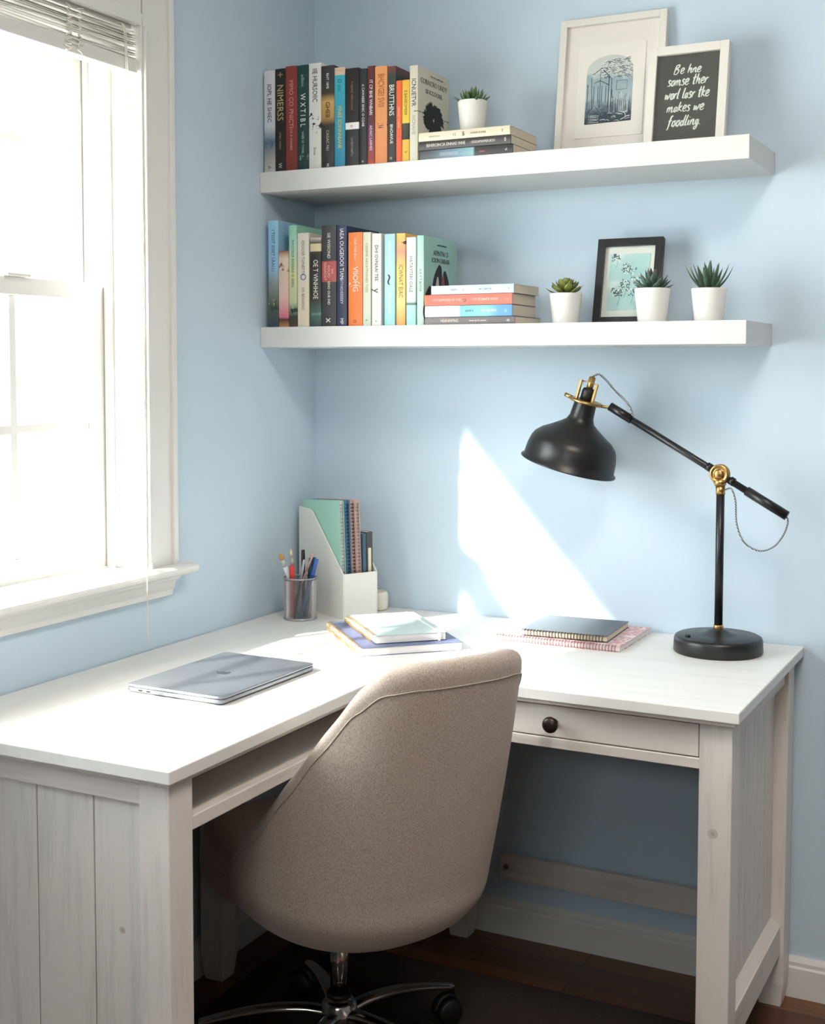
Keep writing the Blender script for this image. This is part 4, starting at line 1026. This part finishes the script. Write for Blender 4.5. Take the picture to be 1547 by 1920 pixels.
nbB = notebook('pale mint notebook with elastic band on the slate blue one', (.405, -.338, ZT+.0178), ang, .155, .235, .0175, M_MINT, coil_side='x-', mcoil=M_GOLD, n=28, mback=mat('navy_back', (50, 60, 90), .5))
b = NB(); W2 = .062
box(b, W2-.0025, W2+.0025, -.1182, .1182, .0176, .0181); box(b, W2-.0025, W2+.0025, -.1185, -.1179, -.0002, .0180); box(b, W2-.0025, W2+.0025, .1179, .1185, -.0002, .0180)
obj('elastic_band', b, M_WHITE, nbB)
mP = mat('pink_patterned_cover', (214, 176, 178), .6); N, L, bs = nodes(mP)
vo = N.new('ShaderNodeTexVoronoi'); vo.inputs['Scale'].default_value = 60; tc = N.new('ShaderNodeTexCoord'); L.new(tc.outputs['Object'], vo.inputs['Vector'])
r = ramp(mP, vo.outputs['Distance'], [(.2, (232, 214, 212)), (.45, (200, 140, 148)), (.8, (236, 222, 218))]); L.new(r.outputs['Color'], bs.inputs['Base Color'])
notebook('pink and white patterned spiral notebook under the black one', (.7365, -.128, ZT), R(0), .284, .222, .0125, mP, coil_side='y-', mcoil=mat('rose_wire', (170, 120, 124), .35, .6), n=40)
notebook('black spiral notebook lying on the pink patterned one', (.745, -.135, ZT+.0131), R(3), .190, .178, .0135, mat('black_notebook_cover', (66, 70, 78), .38), coil_side='y-', mcoil=mat('bronze_wire', (88, 74, 62), .35, .7), n=26, pages=mat('cream_paper', (222, 210, 186), .8))

# magazine file ------------------------------------------------------
e1 = Vector((.46, .888, 0)).normalized(); s1 = Vector((-.888, .46, 0)).normalized()
mf = thing('magazine_file', 'white upright magazine file in the desk corner', 'file holder', (.195, -.199, ZT), (0, 0, math.atan2(e1.y, e1.x)))
# local x = e1 (front width), local y = s1 (depth towards corner)
MW, MD, MH, MF = .097, .200, .250, .106; tw = .003
M_FILE = mat('white_card', (234, 232, 224), .6)
b = NB(); prof_ = [(0, 0), (MD, 0), (MD, MH), (MD-.055, MH-.003), (MD-.066, MH-.010), (.004, MF+.004), (0, MF)]
prism(b, prof_, 0, tw, 'x'); obj('side_panel', b, M_FILE, mf, bev=.0008)
b = NB(); prism(b, prof_, MW-tw, MW, 'x'); obj('side_panel', b, M_FILE, mf, bev=.0008)
b = NB(); box(b, tw, MW-tw, 0, tw, 0, MF); obj('front_panel', b, M_FILE, mf, bev=.0008)
b = NB(); box(b, tw, MW-tw, MD-tw, MD, 0, MH); obj('back_panel', b, M_FILE, mf)
b = NB(); box(b, tw, MW-tw, tw, MD-tw, 0, tw); obj('bottom_panel', b, M_FILE, mf)
MFM = Matrix.Translation((.195, -.199, ZT)) @ Matrix.Rotation(math.atan2(e1.y, e1.x), 4, 'Z')
def filed(label, x, th, l, h, mc, cat='notebook', spiral=None, n=30, lean=3.5, y0=.0075, pages=M_WPAPER, name='spiral_notebook', zb=.0155, group='notebooks in the magazine file'):
    t = thing(name, label, cat, (0, 0, 0), (0, 0, 0), group)
    t.matrix_world = MFM @ Matrix.Translation((x, y0, zb)) @ Matrix.Rotation(R(-lean), 4, 'X')
    b = NB(); box(b, 0, .001, 0, l, 0, h); obj('front_cover', b, mc, t)
    b = NB(); box(b, th-.001, th, 0, l, 0, h); obj('back_cover', b, mc, t)
    b = NB(); box(b, .0011, th-.0011, .005 if spiral else .0012, l-.002, .001, h-.001); obj('page_block', b, pages, t)
    if not spiral: b = NB(); box(b, .0002, th-.0002, -.0006, .0011, 0, h); obj('spine', b, mc, t)
    if spiral:
        b = NB(); coil(b, (th/2, .0022, .006), (th/2, .0022, h-.006), n, .0042, .0006, axis_up=Vector((1, 0, 0))); obj('spiral_binding', b, spiral, t)
    return t
M_MINTC = mat('mint_cover', (170, 214, 196), .5)
dkw = mat('dark_wire', (44, 46, 54), .4, .6)
filed('mint spiral notebook, leftmost in the magazine file', .0045, .0125, .165, .262, M_MINTC, spiral=M_SILVER)
filed('blue spiral notebook next to the mint one in the magazine file', .020, .012, .165, .262, mat('mid_blue_cover', (86, 132, 172), .5), spiral=dkw, pages=MC['mid_blue_cover'])
filed('pink spiral notebook in the middle of the magazine file', .0348, .0115, .165, .262, mat('pink_cover', (206, 172, 162), .6), spiral=dkw, pages=MC['pink_cover'])
filed('pale pink spiral notebook beside the small dark books in the file', .0490, .0115, .165, .262, mat('pale_pink_cover', (224, 200, 190), .6), spiral=mat('light_wire', (150, 130, 126), .4, .5), pages=MC['pale_pink_cover'])
filed('small teal book standing in the magazine file', .0635, .0095, .12, .190, mat('teal_cover', (60, 92, 112), .5), 'book', lean=1, name='small_book', y0=.010, zb=.0062)
gb = filed('small dark grey book with a cream spine label in the magazine file', .0745, .0165, .12, .193, mat('dark_cover', (70, 68, 70), .5), 'book', lean=1, name='small_book', y0=.010, zb=.0062)
b = NB(); box(b, .004, .0125, -.0009, -.0005, .09, .155); obj('spine_label', b, mat('cream_label', (220, 210, 180), .7), gb)

# white ceramic candle jar
b = NB(); lathe(b, [(0, 0), (.020, 0), (.0245, .003), (.0262, .012), (.0265, .034), (.0245, .042), (.022, .0455), (.0205, .0445), (.0205, .038), (0, .037)], 36); jar = obj('ceramic_jar', b, mat('cream_ceramic', (226, 222, 208), .5), loc=(.205, -.048, ZT))
tag(jar, 'small cream ceramic jar behind the magazine file', 'jar')

# pencil cup -----------------------------------------------------------
CX, CY = .098, -.231
cup = thing('pencil_cup', 'silver wire mesh pencil cup beside the magazine file', 'pencil cup', (CX, CY, ZT))
rc, hc = .0385, .098
b = NB(); nu, nv = 96, 44
vs = [[b.verts.new((rc*.97*cos(2*pi*(i+.5*(j % 2))/nu), rc*.97*sin(2*pi*(i+.5*(j % 2))/nu), .004+(hc-.008)*j/nv)) for i in range(nu)] for j in range(nv+1)]
for j in range(nv-1):
    for i in range(nu):
        if j % 2 == 0: q = (vs[j][(i+1) % nu], vs[j+1][(i+1) % nu], vs[j+2][(i+1) % nu], vs[j+1][i])
        else: q = (vs[j][i], vs[j+1][(i+1) % nu], vs[j+2][i], vs[j+1][i])
        try: b.faces.new(q)
        except ValueError: pass
o = obj('mesh_wall', b, M_SILVER, cup, fix=False)
wm = o.modifiers.new('wire', 'WIREFRAME'); wm.thickness = .0009; wm.use_replace = True; wm.use_even_offset = False
b = NB(); lathe(b, [(rc-.0015, hc-.003), (rc+.001, hc-.003), (rc+.0018, hc-.001), (rc+.001, hc+.001), (rc-.0015, hc+.001), (rc-.0015, hc-.003)], 48, cap=False); obj('rim', b, M_SILVER, cup)
b = NB(); lathe(b, [(0, .0), (rc, .0), (rc+.0012, .002), (rc, .0055), (rc-.002, .0055), (rc-.002, .0015), (0, .0015)], 48); obj('cup_base', b, M_SILVER, cup)
# camera-independent stand positions inside the cup: bottom offset, top offset
def pen(name, label, cat, pb, pt, L_, r_, parts, group='pens and brushes in the mesh cup'):
    P0 = Vector((CX+pb[0], CY+pb[1], ZT+.004)); P1 = Vector((CX+pt[0], CY+pt[1], ZT+.004+L_)); d = (P1-P0).normalized()
    t = thing(name, label, cat, P0, (0, 0, 0), group); t.rotation_mode = 'QUATERNION'; t.rotation_quaternion = d.to_track_quat('Z', 'Y')
    Lr = (P1-P0).length
    for (pn, prof, m) in parts(Lr, r_):
        b = NB(); lathe(b, prof, 16); obj(pn, b, m, t)
def cm(c, rough=.4, k='pen'): return mat('%s_%d_%d_%d' % ((k,)+c), c, rough)
def marker(c, cap):
    return lambda L_, r_: [('barrel', [(0, 0), (r_*.8, 0), (r_, .004), (r_, L_-.045), (r_*.85, L_-.0455), (0, L_-.0455)], cm(c)), ('cap', [(0, L_-.045), (r_*1.12, L_-.045), (r_*1.05, L_-.002), (r_*.7, L_), (0, L_)], cm(cap))]
def brushp(c, ferr, tip, fl=.02):
    return lambda L_, r_: [('handle', [(0, 0), (r_*.5, 0), (r_, L_*.5), (r_*1.1, L_-fl-.018), (0, L_-fl-.018)], cm(c)), ('ferrule', [(0, L_-fl-.018), (r_*1.05, L_-fl-.018), (r_*.8, L_-fl), (0, L_-fl)], cm(ferr)), ('tip', [(0, L_-fl), (r_*.9, L_-fl), (r_*1.2, L_-fl*.5), (r_*.6, L_-fl*.15), (0, L_)], cm(tip, .8))]
RR = Vector((.892, .452)); FF = Vector((-.452, .892))     # right / away as the cup is usually seen
def off2(a, b_): v = RR*a+FF*b_; return (v.x, v.y)
pen('paintbrush', 'white-handled brush with an orange tip leaning left in the mesh cup', 'paintbrush', off2(0.0064, 0.0131), off2(-0.047, -0.004), 0.15, 0.0052, brushp((232, 234, 238), (196, 196, 200), (206, 150, 84), .016))
pen('paintbrush', 'tall tan brush with a pale tip at the back of the mesh cup', 'paintbrush', off2(-0.0094, 0.0258), off2(-0.024, 0.02), 0.158, 0.0034, brushp((190, 160, 120), (200, 190, 170), (220, 206, 176), .022))
pen('marker_pen', 'red capped marker standing in the mesh cup', 'pen', off2(-0.0165, -0.0145), off2(-0.018, -0.016), 0.124, 0.0058, marker((200, 60, 56), (214, 62, 56)))
pen('marker_pen', 'tall black pen standing upright in the mesh cup', 'pen', off2(0.0083, -0.0011), off2(0.005, 0.018), 0.156, 0.0042, marker((28, 28, 30), (30, 30, 34)))
pen('ballpoint_pen', 'slim grey pen leaning right in the mesh cup', 'pen', off2(-0.0122, -0.0263), off2(0.01, -0.008), 0.136, 0.003, marker((60, 60, 64), (170, 172, 178)))
pen('ballpoint_pen', 'dark green pen leaning right in the mesh cup', 'pen', off2(0.015, -0.0107), off2(0.024, 0.01), 0.138, 0.0042, marker((30, 70, 72), (34, 84, 86)))
pen('ballpoint_pen', 'navy blue pen leaning right in the mesh cup', 'pen', off2(0.001, 0.0269), off2(0.033, 0.016), 0.138, 0.004, marker((34, 62, 110), (38, 72, 126)))
pen('ballpoint_pen', 'bright blue pen at the right rim of the mesh cup', 'pen', off2(0.0006, -0.0194), off2(0.04, -0.008), 0.138, 0.0042, marker((60, 96, 170), (62, 100, 180)))
pen('pencil', 'thin pink pencil standing among the blue pens', 'pencil', off2(-0.0282, -0.0052), off2(0.031, 0), 0.15, 0.0024, marker((196, 150, 160), (206, 150, 150)))
